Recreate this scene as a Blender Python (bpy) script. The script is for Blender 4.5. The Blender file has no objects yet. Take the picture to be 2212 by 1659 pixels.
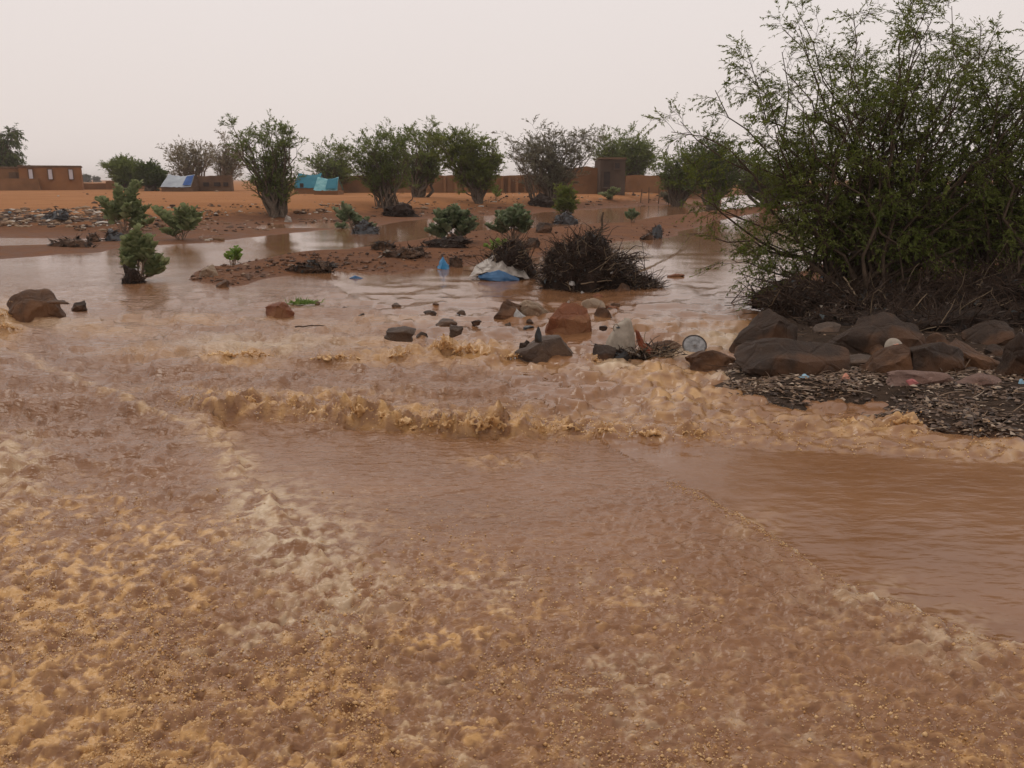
import bpy, bmesh, math, random
import numpy as np
from mathutils import Vector, Matrix, noise as mnoise

# ------------------------------------------------------------------ camera
SC = bpy.context.scene
COL = SC.collection
FD = 1840.6                       # focal length for a frame 2212 wide (the unit the photo was measured in)
CAMH = 1.6
HORIZON = 388.0
PITCH = math.atan((829.5 - HORIZON) / FD)
cam = bpy.data.cameras.new('camera'); co = bpy.data.objects.new('camera', cam); COL.objects.link(co)
co.location = (0, 0, CAMH); co.rotation_euler = (math.pi / 2 - PITCH, 0, 0)
cam.sensor_fit = 'HORIZONTAL'; cam.sensor_width = 36.0; cam.lens = 36.0 * FD / 2212.0
cam.clip_start = 0.05; cam.clip_end = 6000
SC.camera = co

# ------------------------------------------------------------------ sky, sun, exposure
SUN_EL, SUN_AZ = math.radians(58), math.radians(-28)       # high, ahead and a little left, behind thick dusty cloud
w = bpy.data.worlds.new('World'); SC.world = w; w.use_nodes = True
nt = w.node_tree; nt.nodes.clear()
N = nt.nodes.new; L = nt.links.new
out = N('ShaderNodeOutputWorld'); bg = N('ShaderNodeBackground'); bg.inputs[1].default_value = 0.1
sky = N('ShaderNodeTexSky'); sky.sky_type = 'NISHITA'; sky.sun_disc = False
sky.sun_elevation = SUN_EL; sky.sun_rotation = SUN_AZ; sky.dust_density = 6.0; sky.air_density = 1.0
tc = N('ShaderNodeTexCoord'); sep = N('ShaderNodeSeparateXYZ'); L(tc.outputs['Generated'], sep.inputs[0])
ramp = N('ShaderNodeValToRGB'); L(sep.outputs['Z'], ramp.inputs[0])
e = ramp.color_ramp.elements
e[0].position = 0.0; e[0].color = (0.800, 0.712, 0.672, 1)
e[1].position = 0.42; e[1].color = (0.880, 0.818, 0.802, 1)
cn = N('ShaderNodeTexNoise'); cn.inputs['Scale'].default_value = 1.6; cn.inputs['Detail'].default_value = 3
L(tc.outputs['Generated'], cn.inputs[0])
cm = N('ShaderNodeMix'); cm.data_type = 'RGBA'; cm.blend_type = 'OVERLAY'; cm.inputs[0].default_value = 0.10
L(ramp.outputs[0], cm.inputs[6]); L(cn.outputs[0], cm.inputs[7])
sc_ = N('ShaderNodeVectorMath'); sc_.operation = 'SCALE'; sc_.inputs[3].default_value = 10.0
L(cm.outputs[2], sc_.inputs[0])
mx = N('ShaderNodeMix'); mx.data_type = 'RGBA'; mx.inputs[0].default_value = 0.96
L(sky.outputs[0], mx.inputs[6]); L(sc_.outputs[0], mx.inputs[7])
L(mx.outputs[2], bg.inputs[0]); L(bg.outputs[0], out.inputs[0])
sl = bpy.data.lights.new('sun', 'SUN'); so = bpy.data.objects.new('sun', sl); COL.objects.link(so)
sl.energy = 0.6; sl.angle = math.radians(24); sl.color = (1.0, 0.93, 0.84)
sd = Vector((math.sin(SUN_AZ) * math.cos(SUN_EL), math.cos(SUN_AZ) * math.cos(SUN_EL), math.sin(SUN_EL)))
so.rotation_euler = sd.to_track_quat('Z', 'Y').to_euler()
SC.view_settings.view_transform = 'Standard'; SC.view_settings.look = 'None'
SC.view_settings.gamma = 1.0; SC.view_settings.use_curve_mapping = False
SC.view_settings.exposure = 0.0

# ------------------------------------------------------------------ helpers
RNG = np.random.default_rng(11)
random.seed(5)
CP, SP = math.cos(PITCH), math.sin(PITCH)
CAMV = np.array([0, 0, CAMH])

def ray(X, Y):
    X = np.asarray(X, float); Y = np.asarray(Y, float)
    dx = (X - 1106.0) / FD; dy = -(Y - 829.5) / FD
    return np.stack([dx, CP + dy * SP, -SP + dy * CP], -1)
def at(X, Y, z=0.0):
    "point of the level plane z that the photograph shows at X, Y"
    d = ray(X, Y); t = (z - CAMH) / d[..., 2]
    return CAMV + d * t[..., None]
def atd(X, Y, dist):
    "point at a given depth"
    return CAMV + ray(X, Y) * dist
def aty(X, Y, y):
    "point of the upright plane at distance y"
    d = ray(X, Y); return CAMV + d * (y / d[..., 1])
def todisp(x, y, z=0.0):
    dz = z - CAMH
    f = y * CP - dz * SP; u = y * SP + dz * CP
    f = np.maximum(f, 1e-3)
    return 1106.0 + FD * x / f, 829.5 - FD * u / f
def depth(p):
    return p[1] * CP - (p[2] - CAMH) * SP

def smooth(a, b, x):
    t = np.clip((x - a) / (b - a), 0, 1); return t * t * (3 - 2 * t)

_pr = np.random.default_rng(3); PERM = _pr.permutation(4096).astype(np.int32); _ga = _pr.uniform(0, 2 * math.pi, 4096); GX = (1.5 * np.cos(_ga)).astype(np.float32); GY = (1.5 * np.sin(_ga)).astype(np.float32)
def perlin(x, y, seed=0):
    fx_ = np.floor(x); fy_ = np.floor(y); fx = (x - fx_).astype(np.float32); fy = (y - fy_).astype(np.float32)
    ix = fx_.astype(np.int32) + seed * 57; iy = fy_.astype(np.int32) + seed * 131
    u = fx * fx * fx * (fx * (fx * 6 - 15) + 10); v = fy * fy * fy * (fy * (fy * 6 - 15) + 10)
    h0 = PERM[ix & 4095]; h1 = PERM[(ix + 1) & 4095]
    def g(h, jy, dx, dy):
        k = PERM[(h + jy) & 4095]; return GX[k] * dx + GY[k] * dy
    n0 = g(h0, iy, fx, fy); n0 += (g(h1, iy, fx - 1, fy) - n0) * u
    n1 = g(h0, iy + 1, fx, fy - 1); n1 += (g(h1, iy + 1, fx - 1, fy - 1) - n1) * u
    return n0 + (n1 - n0) * v
def fbm(x, y, wl, octaves=4, seed=0, gain=0.5, sp=None, billow=False):
    "sum of octaves from wavelength wl down; sp = local mesh spacing, octaves finer than that fade out"
    s = np.zeros_like(x); a = 1.0
    for o in range(octaves):
        c, q = math.cos(o * 1.1), math.sin(o * 1.1)
        n = perlin((x * c - y * q) / wl + 17 * o, (x * q + y * c) / wl + 5 * o, seed + o)
        if billow: n = np.abs(n) * 2 - 0.45
        if sp is not None: n = n * smooth(0.9, 2.6, wl / sp)
        s += a * n; a *= gain; wl *= 0.5
    return s

def poly_sd(x, y, P):
    "signed distance to polygon, positive inside"
    P = np.asarray(P, float); n = len(P)
    d = np.full(x.shape, 1e18); ins = np.zeros(x.shape, bool)
    for i in range(n):
        ax, ay = P[i]; bx, by = P[(i + 1) % n]
        ex, ey = bx - ax, by - ay; wx, wy = x - ax, y - ay
        t = np.clip((wx * ex + wy * ey) / (ex * ex + ey * ey + 1e-12), 0, 1)
        d = np.minimum(d, (wx - ex * t) ** 2 + (wy - ey * t) ** 2)
        c = (ay > y) != (by > y)
        if ey != 0: ins ^= c & (x < ex * (y - ay) / ey + ax)
    return np.where(ins, 1, -1) * np.sqrt(d)
def line_sd(x, y, P):
    "distance to an open line, signed (+ on the left of its direction), and position along it"
    P = np.asarray(P, float); best = np.full(x.shape, 1e18); sg = np.ones(x.shape); al = np.zeros(x.shape); acc = 0
    for i in range(len(P) - 1):
        ax, ay = P[i]; bx, by = P[i + 1]; ex, ey = bx - ax, by - ay; ln = math.hypot(ex, ey)
        wx, wy = x - ax, y - ay
        t = np.clip((wx * ex + wy * ey) / (ln * ln), 0, 1)
        dd = (wx - ex * t) ** 2 + (wy - ey * t) ** 2
        m = dd < best; best = np.where(m, dd, best); sg = np.where(m, np.sign(ex * wy - ey * wx), sg)
        al = np.where(m, acc + t * ln, al); acc += ln
    return np.sqrt(best) * sg, al, acc

def new_mesh(name, V, F, mat=None, smooth_=True, attrs=None, mats=None, midx=None):
    me = bpy.data.meshes.new(name)
    V = np.asarray(V, np.float32); me.vertices.add(len(V)); me.vertices.foreach_set('co', V.ravel())
    if isinstance(F, list): Fs = [np.asarray(f, np.int32) for f in F if len(f)]
    else: Fs = [np.asarray(F, np.int32)]
    nl = sum(f.size for f in Fs); npoly = sum(len(f) for f in Fs)
    me.loops.add(nl); me.polygons.add(npoly)
    me.loops.foreach_set('vertex_index', np.concatenate([f.ravel() for f in Fs]))
    tot = np.concatenate([np.full(len(f), f.shape[1], np.int32) for f in Fs])
    me.polygons.foreach_set('loop_start', np.concatenate([[0], np.cumsum(tot)[:-1]]).astype(np.int32))
    me.polygons.foreach_set('loop_total', tot)
    me.polygons.foreach_set('use_smooth', np.full(npoly, smooth_))
    if mats:
        for m in mats: me.materials.append(m)
        if midx is not None: me.polygons.foreach_set('material_index', np.asarray(midx, np.int32))
    elif mat: me.materials.append(mat)
    for k, a in (attrs or {}).items():
        at_ = me.attributes.new(k, 'FLOAT', 'POINT'); at_.data.foreach_set('value', np.asarray(a, np.float32))
    me.update(); me.validate()
    return me
def obj(name, me, parent=None, loc=None):
    o = bpy.data.objects.new(name, me); COL.objects.link(o)
    if parent: o.parent = parent
    if loc is not None: o.location = loc
    return o
def tag(o, label=None, cat=None, group=None, kind=None):
    if label: o['label'] = label
    if cat: o['category'] = cat
    if group: o['group'] = group
    if kind: o['kind'] = kind
    return o
def thing(name, label, cat, loc, group=None):
    o = bpy.data.objects.new(name, None); COL.objects.link(o); o.location = loc; o.empty_display_size = .1
    return tag(o, label, cat, group)

class MB:
    "collects vertices and faces (quads and triangles) into one mesh"
    def __init__(s): s.V = []; s.Q = []; s.T = []; s.n = 0; s.A = []
    def add(s, V, F, a=None):
        V = np.asarray(V, float).reshape(-1, 3); F = np.asarray(F)
        if F.size:
            (s.Q if F.shape[1] == 4 else s.T).append(F + s.n)
        s.V.append(V); s.n += len(V)
        s.A.append(np.full(len(V), 0.0 if a is None else a) if np.isscalar(a) or a is None else np.asarray(a))
    def build(s, name, mat, parent=None, org=None, smooth_=True, attr=None):
        V = np.concatenate(s.V)
        if org is not None: V = V - np.asarray(org)
        F = []
        if s.Q: F.append(np.concatenate(s.Q))
        if s.T: F.append(np.concatenate(s.T))
        me = new_mesh(name, V, F, mat, smooth_, {attr: np.concatenate(s.A)} if attr else None)
        return obj(name, me, parent)

def tube(mb, P, R, k=5, cap=True, a=None):
    P = np.asarray(P, float); n = len(P); R = np.broadcast_to(np.asarray(R, float), (n,))
    T = np.gradient(P, axis=0); T /= np.linalg.norm(T, axis=1)[:, None] + 1e-9
    up = np.array([0.0, 0, 1]) if abs(T[0][2]) < 0.9 else np.array([1.0, 0, 0])
    U = np.cross(T, up); U /= np.linalg.norm(U, axis=1)[:, None] + 1e-9
    W = np.cross(T, U)
    ang = np.arange(k) * 2 * math.pi / k
    V = P[:, None, :] + R[:, None, None] * (U[:, None, :] * np.cos(ang)[None, :, None] + W[:, None, :] * np.sin(ang)[None, :, None])
    i = np.arange(n - 1)[:, None] * k; j = np.arange(k)[None, :]; j2 = (j + 1) % k
    F = np.stack([i + j, i + j2, i + k + j2, i + k + j], -1).reshape(-1, 4)
    mb.add(V.reshape(-1, 3), F, a)
    if cap:
        for r, flip in ((0, 1), (n - 1, 0)):
            c = np.vstack([V[r], P[r][None]]); idx = np.arange(k)
            f = np.stack([idx, (idx + 1) % k, np.full(k, k)], 1)
            mb.add(c, f[:, ::-1] if flip else f, a)
def tubes(mb, P, R, k=3):
    "many open tubes at once: P (m, n, 3), R (m, n)"
    P = np.asarray(P, float); m, n = P.shape[:2]
    T = nrm(np.gradient(P, axis=1)); up = np.where(np.abs(T[:, :1, 2:3]) < .9, [[[0., 0, 1]]], [[[1., 0, 0]]])
    U = nrm(np.cross(T, np.broadcast_to(up, T.shape))); W_ = np.cross(T, U); ang = np.arange(k) * 2 * math.pi / k
    V = P[:, :, None] + R[:, :, None, None] * (U[:, :, None] * np.cos(ang)[:, None] + W_[:, :, None] * np.sin(ang)[:, None])
    o = (np.arange(m) * n * k)[:, None, None]; i = (np.arange(n - 1) * k)[None, :, None]; j = np.arange(k)[None, None]; j2 = (j + 1) % k
    F = np.stack([o + i + j, o + i + j2, o + i + k + j2, o + i + k + j], -1).reshape(-1, 4)
    mb.add(V.reshape(-1, 3), F)
def box(mb, c, s, rz=0.0, taper=1.0, jit=0.0):
    x, y, z = s[0] / 2, s[1] / 2, s[2] / 2
    V = np.array([[-x, -y, -z], [x, -y, -z], [x, y, -z], [-x, y, -z], [-x * taper, -y * taper, z], [x * taper, -y * taper, z], [x * taper, y * taper, z], [-x * taper, y * taper, z]])
    if jit: V += RNG.normal(0, jit, V.shape)
    cz, sz = math.cos(rz), math.sin(rz)
    V = np.stack([V[:, 0] * cz - V[:, 1] * sz, V[:, 0] * sz + V[:, 1] * cz, V[:, 2]], 1) + np.asarray(c)
    mb.add(V, [[0, 3, 2, 1], [4, 5, 6, 7], [0, 1, 5, 4], [1, 2, 6, 5], [2, 3, 7, 6], [3, 0, 4, 7]])

def ico(sub):
    bm = bmesh.new(); bmesh.ops.create_icosphere(bm, subdivisions=sub, radius=1)
    V = np.array([v.co[:] for v in bm.verts]); F = np.array([[v.index for v in f.verts] for f in bm.faces]); bm.free()
    return V, F
ICO = {k: ico(k) for k in (1, 2, 3, 4)}
ICO[0] = (np.array([[1., 0, 0], [-1, 0, 0], [0, 1, 0], [0, -1, 0], [0, 0, 1], [0, 0, -1]]), np.array([[0, 2, 4], [2, 1, 4], [1, 3, 4], [3, 0, 4], [2, 0, 5], [1, 2, 5], [3, 1, 5], [0, 3, 5]]))
def balls(mb, P, S, sub=1, a=None):
    "many ellipsoids at P with radii S (n,3)"
    V0, F0 = ICO[sub]; n = len(P)
    V = P[:, None, :] + V0[None] * S[:, None, :]
    F = F0[None] + (np.arange(n) * len(V0))[:, None, None]
    mb.add(V.reshape(-1, 3), F.reshape(-1, 3), None if a is None else np.repeat(a, len(V0)))
def unit(n):
    v = RNG.normal(size=(n, 3)); return v / np.linalg.norm(v, axis=1)[:, None]
def nrm(v):
    return v / (np.linalg.norm(v, axis=-1, keepdims=True) + 1e-9)

# ------------------------------------------------------------------ materials
class Mat:
    def __init__(s, name, rough=0.8, spec=0.3, ior=1.45):
        s.m = bpy.data.materials.new(name); s.m.use_nodes = True; s.t = s.m.node_tree
        s.b = s.t.nodes['Principled BSDF']; s.b.inputs['Roughness'].default_value = rough
        s.b.inputs['Specular IOR Level'].default_value = spec; s.b.inputs['IOR'].default_value = ior
        s.tc = s.t.nodes.new('ShaderNodeTexCoord')
    def n(s, k): return s.t.nodes.new(k)
    def l(s, a, b): s.t.links.new(a, b)
    def coord(s, scale=(1, 1, 1), which='Object'):
        m = s.n('ShaderNodeMapping'); m.inputs['Scale'].default_value = scale; s.l(s.tc.outputs[which], m.inputs[0]); return m.outputs[0]
    def noise(s, scale, detail=4, rough=0.55, vec=None, dist=0.0):
        n = s.n('ShaderNodeTexNoise'); n.inputs['Scale'].default_value = scale; n.inputs['Detail'].default_value = detail
        n.inputs['Roughness'].default_value = rough; n.inputs['Distortion'].default_value = dist
        s.l(vec if vec is not None else s.tc.outputs['Object'], n.inputs[0]); return n.outputs[0]
    def vor(s, scale, vec=None, feature='F1', out='Distance'):
        n = s.n('ShaderNodeTexVoronoi'); n.inputs['Scale'].default_value = scale; n.feature = feature
        s.l(vec if vec is not None else s.tc.outputs['Object'], n.inputs[0]); return n.outputs[out]
    def ramp(s, fac, stops):
        r = s.n('ShaderNodeValToRGB'); s.l(fac, r.inputs[0]); e = r.color_ramp.elements
        while len(e) < len(stops): e.new(0.5)
        for k, (p, c) in enumerate(stops):
            e[k].position = p; e[k].color = (c, c, c, 1) if np.isscalar(c) else (*c, 1)
        return r.outputs[0]
    def mix(s, fac, a, b, mode='MIX'):
        m = s.n('ShaderNodeMix'); m.data_type = 'RGBA'; m.blend_type = mode
        for v, k in ((fac, 0), (a, 6), (b, 7)):
            if isinstance(v, bpy.types.NodeSocket): s.l(v, m.inputs[k])
            elif k == 0: m.inputs[0].default_value = v
            else: m.inputs[k].default_value = (*v, 1)
        return m.outputs[2]
    def math(s, op, a, b=0.0, clamp=False):
        m = s.n('ShaderNodeMath'); m.operation = op; m.use_clamp = clamp
        for v, k in ((a, 0), (b, 1)):
            if isinstance(v, bpy.types.NodeSocket): s.l(v, m.inputs[k])
            else: m.inputs[k].default_value = v
        return m.outputs[0]
    def attr(s, name, kind='GEOMETRY'):
        a = s.n('ShaderNodeAttribute'); a.attribute_name = name; a.attribute_type = kind; return a
    def color(s, c):
        if isinstance(c, bpy.types.NodeSocket): s.l(c, s.b.inputs['Base Color'])
        else: s.b.inputs['Base Color'].default_value = (*c, 1)
    def rough(s, r): s.l(r, s.b.inputs['Roughness'])
    def bump(s, h, strength=0.5, dist=0.01):
        b = s.n('ShaderNodeBump'); b.inputs['Strength'].default_value = strength; b.inputs['Distance'].default_value = dist
        s.l(h, b.inputs['Height']); s.l(b.outputs[0], s.b.inputs['Normal'])

def simple(name, c1, c2, scale=8, rough=0.8, spec=0.3, bump=0.4, bd=0.01, detail=5):
    m = Mat(name, rough, spec); n = m.noise(scale, detail)
    m.color(m.mix(m.ramp(n, [(0.3, 0.0), (0.7, 1.0)]), c1, c2))
    if bump: m.bump(m.noise(scale * 3, 4), bump, bd)
    return m.m
# ------------------------------------------------------------------ the lie of the land (waterlines measured in the photo, then laid on the plane z = 0)
def W(pts): return [tuple(at(x, y)[:2]) for x, y in pts]
FAR = [(-1500, 512), (-300, 513), (0, 514), (150, 516), (262, 513), (268, 518), (150, 526), (0, 530), (-1500, 534), (-1500, 582), (-300, 568),
       (0, 560), (60, 556), (125, 549), (215, 546), (262, 533), (352, 529), (430, 526), (500, 518), (600, 507), (726, 494.5), (735, 491.5), (713, 491),
       (620, 492), (560, 494), (547, 491), (560, 487), (640, 483), (713, 480), (760, 484), (811, 489), (860, 480), (924, 473), (985, 469),
       (1044, 466), (1087, 465), (1147, 462), (1200, 457), (1250, 455), (1325, 450), (1426, 444), (1480, 442), (1600, 424), (1700, 409), (1850, 402), (2100, 399), (2500, 398)]
FARW = W(FAR) + [(700, 700), (900, 3000), (-900, 3000), (-900, 60)]
ISL = [(407, 606), (420, 590), (447, 576), (490, 577), (535, 566), (598, 553), (648, 546), (723, 542), (799, 533), (874, 523), (917, 515), (960, 508), (1034, 499), (1069, 496),
       (1150, 495), (1165, 492), (1207, 493), (1248, 484), (1338, 483), (1408, 470), (1476, 463), (1560, 453), (1640, 446), (1735, 440),
       (1725, 449), (1640, 461), (1560, 477), (1501, 493), (1464, 499), (1464, 508), (1426, 515), (1386, 518), (1351, 520), (1310, 524), (1240, 540), (1165, 553), (1142, 558), (1100, 572), (1024, 569),
       (987, 578), (949, 583), (924, 579), (899, 586), (849, 592), (799, 588), (733, 583), (698, 588), (623, 593), (573, 603), (522, 616), (472, 622), (455, 614)]
ISLW = W(ISL)
RGT = [(1545, 806), (1552, 836), (1610, 864), (1693, 888), (1810, 900), (1926, 912), (1987, 937), (2116, 962), (2300, 972), (3000, 1010), (3400, 800), (3000, 520), (2600, 452),
       (2212, 455), (2060, 470), (1960, 505), (1850, 548), (1757, 575), (1690, 605), (1640, 632), (1675, 658), (1718, 677), (1650, 715), (1605, 765), (1560, 790)]
RGTW = W(RGT)
BUSH = at(1850, 640, 0.12)

def ground_z(x, y, sp=None):
    x = np.asarray(x, float); y = np.asarray(y, float)
    dist = np.hypot(x, y) + 0.1
    wob = 0.010 * dist * fbm(x, y, 1.6, 3, 40, sp=sp)
    z = np.full(x.shape, -0.22)
    sdf = poly_sd(x, y, FARW) + wob * 0.8
    n1 = fbm(x, y, 9.0, 4, 3, sp=sp); n2 = fbm(x, y, 1.4, 4, 7, sp=sp)
    inl = np.maximum(sdf, 0)
    low = 0.05 * (1 - np.exp(-inl / 0.35))                                   # the wet flats and the sand bar
    rise = smooth(1.4, 6.5, inl) * 0.52 + smooth(8, 60, inl) * 0.06
    zf = np.where(sdf > 0, low + rise + n1 * 0.11 * smooth(2, 9, inl) + n2 * (0.03 + 0.08 * smooth(10, 3, inl)) * smooth(0.3, 3, inl), np.maximum(-0.22, sdf * 0.16))
    z = np.maximum(z, zf)
    sdi = poly_sd(x, y, ISLW) + wob
    n3 = fbm(x, y, 0.75, 4, 21, sp=sp); n4 = fbm(x, y, 3.0, 3, 23, sp=sp)
    ini = np.maximum(sdi, 0)
    zi = np.where(sdi > 0, 0.125 * (1 - np.exp(-ini / 0.5)) + (0.085 * n3 + 0.05 * n4) * smooth(0.05, 0.7, ini), np.maximum(-0.22, sdi * 0.2))
    z = np.maximum(z, zi)
    sdr = poly_sd(x, y, RGTW) + wob * 0.8
    inr = np.maximum(sdr, 0)
    bx, by = BUSH[0], BUSH[1]
    m = np.exp(-(((x - bx - 0.5) / 2.0) ** 2 + ((y - by) / 1.1) ** 2))
    zr = np.where(sdr > 0, 0.10 * (1 - np.exp(-inr / 0.25)) + 0.16 * m + 0.25 * smooth(1.5, 9, inr) + (0.02 * n3 + 0.02 * n4) * smooth(0.02, 0.5, inr), np.maximum(-0.22, sdr * 0.2))
    px, py = at(1830, 878)[:2]                                               # a shallow puddle in the litter flat
    zr = zr - 0.14 * np.exp(-(((x - px) / 0.42) ** 2 + ((y - py) / 0.24) ** 2))
    return np.maximum(z, zr)

def surf(X, Y):
    "the point of land or water seen at X, Y in the photo"
    d = ray(X, Y)
    t0 = (0 - CAMH) / d[2] if d[2] < -1e-4 else 400.0
    ts = np.linspace(0.35, 1.0, 260) * min(t0, 400.0)
    P = CAMV + ts[:, None] * d
    g = np.maximum(ground_z(P[:, 0], P[:, 1]), 0.0)
    k = np.argmax(P[:, 2] <= g) if (P[:, 2] <= g + 1e-6).any() else len(ts) - 1
    if k > 0:
        a = P[k - 1, 2] - g[k - 1]; b = P[k, 2] - g[k]; f = a / (a - b + 1e-12); f = min(max(f, 0), 1)
        return P[k - 1] * (1 - f) + P[k] * f
    return P[k]
def surf_many(X, Y):
    "the same for many points at once"
    d = ray(X, Y); t0 = (0 - CAMH) / np.minimum(d[:, 2], -1e-3); n = len(t0); f = np.linspace(0.45, 1.0, 120); best = np.full(n, -1)
    P = CAMV + (t0[:, None] * f)[..., None] * d[:, None]; g = np.maximum(ground_z(P[..., 0].ravel(), P[..., 1].ravel()).reshape(n, -1), 0)
    k = np.argmax(P[..., 2] <= g + 1e-6, 1); k = np.maximum(k, 1); r = np.arange(n); a_ = P[r, k - 1, 2] - g[r, k - 1]; b_ = P[r, k, 2] - g[r, k]; w_ = np.clip(a_ / (a_ - b_ + 1e-12), 0, 1)[:, None]
    return P[r, k - 1] * (1 - w_) + P[r, k] * w_
def mpd(p): return depth(p) / FD         # metres per measured pixel at a point
def gz(x, y): return float(np.maximum(ground_z(np.array([x]), np.array([y])), 0)[0])

def polar(angs, rads):
    A, R = np.meshgrid(angs, rads)
    x = R * np.sin(A); y = R * np.cos(A)
    na, nr = len(angs), len(rads)
    i = np.arange(nr - 1)[:, None] * na; j = np.arange(na - 1)[None]
    F = np.stack([i + j, i + j + 1, i + na + j + 1, i + na + j], -1).reshape(-1, 4)
    return x.ravel(), y.ravel(), F
def rings(r0, r1, n, tail=()):
    r = 1.0 / np.linspace(1 / r0, 1 / r1, n); return np.concatenate([r, tail])

# ground
mg = Mat('sandy_ground', 0.9, 0.12)
pos = mg.n('ShaderNodeNewGeometry'); sx = mg.n('ShaderNodeSeparateXYZ'); mg.l(pos.outputs['Position'], sx.inputs[0])
nb = mg.noise(0.35, 5); nf = mg.noise(7.0, 6, 0.65); nm = mg.noise(1.7, 5, 0.6)
dry = mg.mix(mg.ramp(nb, [(0.35, 0), (0.65, 1)]), (0.335, 0.145, 0.055), (0.405, 0.185, 0.074))
dry = mg.mix(mg.ramp(nf, [(0.3, 0), (0.75, 0.5)]), dry, (0.26, 0.12, 0.055))
wet = mg.mix(mg.ramp(nm, [(0.35, 0), (0.7, 1)]), (0.140, 0.058, 0.025), (0.215, 0.092, 0.040))
wet = mg.mix(mg.ramp(nf, [(0.45, 0), (0.8, 0.6)]), wet, (0.085, 0.040, 0.021))
hz = mg.math('ADD', sx.outputs['Z'], mg.math('MULTIPLY', mg.math('SUBTRACT', nm, 0.5), 0.28))
slt = mg.mix(mg.ramp(nf, [(0.35, 0), (0.7, 1)]), (0.036, 0.023, 0.015), (0.080, 0.050, 0.032))
mg.color(mg.mix(mg.attr('silt').outputs['Fac'], mg.mix(mg.ramp(hz, [(0.20, 0), (0.42, 1)]), wet, dry), slt))
mg.rough(mg.ramp(hz, [(0.0, 0.55), (0.08, 0.8), (0.35, 0.98)]))
mg.bump(mg.noise(7.0, 9, 0.75), 0.9, 0.09)
dense = np.radians(np.linspace(-46, 46, 430)); left = np.radians(np.linspace(-180, -49, 30)); right = -left[::-1]
angs = np.concatenate([left, dense, right])
rads = np.concatenate([[0.02, 0.6, 1.1], rings(2.2, 75, 300), np.geomspace(82, 1600, 22)])
x, y, F = polar(angs, rads); R = np.hypot(x, y)
spg = np.maximum(R * 0.0037, R * R * 0.0015); spg = np.where(R > 78, R * 0.2, spg)
z = ground_z(x, y, spg)
sdr_ = poly_sd(x, y, RGTW); silt = smooth(-.3, .15, sdr_ + .25 * fbm(x, y, 1.2, 3, 55, sp=spg)) * smooth(13.5, 10.5, y)
ground = obj('ground', new_mesh('ground', np.stack([x, y, z], 1), F, mg.m, True, {'silt': silt})); tag(ground, kind='structure')

# ------------------------------------------------------------------ the flood water
LB = W([(330, 850), (380, 868), (430, 888), (480, 903), (600, 909), (700, 913), (850, 926), (1000, 940), (1090, 947), (1200, 944), (1400, 956), (1600, 966), (1800, 976), (2000, 986), (2212, 992), (2600, 1005)])
LA = W([(-80, 735), (60, 770), (180, 822), (260, 855), (330, 882), (400, 905), (455, 935), (500, 975), (525, 1010), (560, 1050), (620, 1105), (670, 1160), (700, 1210), (740, 1290)])
LD = W([(1380, 1000), (1480, 1058), (1560, 1100), (1650, 1158), (1740, 1215), (1800, 1250), (1890, 1293), (1980, 1332), (2100, 1375), (2212, 1410), (2500, 1500)])
# patches of broken water: X, Y, half width, half height, foam, cream, roughness
PATCH = [(420, 690, 260, 9, .5, 0, .6), (250, 712, 120, 10, .5, .1, .6), (560, 742, 190, 18, .25, .8, .5), (500, 768, 110, 18, .95, .1, 1.1), (330, 760, 120, 14, .5, 0, .7), (110, 700, 110, 14, .2, .5, .6),
         (10, 700, 40, 50, .9, 0, 1.2), (880, 768, 160, 17, .9, .05, 1.2), (1030, 765, 90, 28, 1, 0, 1.6), (700, 705, 120, 10, .35, .1, .5), (850, 690, 120, 9, .4, 0, .5), (780, 735, 120, 12, .5, .1, .6),
         (1150, 800, 180, 10, .3, .1, .5), (1330, 795, 50, 16, .1, .95, .8), (1430, 810, 120, 26, .85, .1, 1.1), (1480, 865, 130, 26, .75, .1, .9), (1380, 900, 150, 28, .5, 0, .62), (1600, 915, 170, 30, .5, .05, .62),
         (1880, 935, 160, 26, .55, .1, .62), (2150, 975, 130, 18, .5, .15, .62), (1560, 735, 75, 24, .1, 1, .5), (1470, 758, 60, 12, .3, .9, .5), (1420, 705, 160, 16, .3, 0, .6), (1560, 700, 110, 14, .35, 0, .7), (1560, 815, 30, 18, .3, .7, .6),
         (700, 850, 180, 14, .4, .1, .8), (640, 868, 130, 22, .9, 0, 1.2), (900, 905, 150, 24, .9, 0, 1.2), (1080, 915, 90, 30, 1, 0, 1.3), (1250, 925, 130, 18, .9, 0, 1.1), (500, 868, 80, 22, .5, 0, .8), (370, 840, 110, 10, .35, 0, .5),
         (20, 1000, 75, 60, .5, .6, .6), (40, 1060, 60, 40, .6, .4, .6), (1060, 1000, 70, 20, .45, 0, .7), (1150, 985, 60, 12, .3, 0, .5), (450, 940, 50, 30, .6, .25, .45), (510, 1010, 40, 40, .5, .6, .40), (580, 1100, 90, 60, .3, .7, .30), (650, 1180, 120, 80, .2, .75, .28),
         (740, 1280, 130, 60, .2, .6, .25), (1620, 1140, 60, 30, .2, .2, .25), (1850, 1300, 120, 50, .1, .3, .2), (2050, 1390, 120, 50, .2, .4, .2)]

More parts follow.
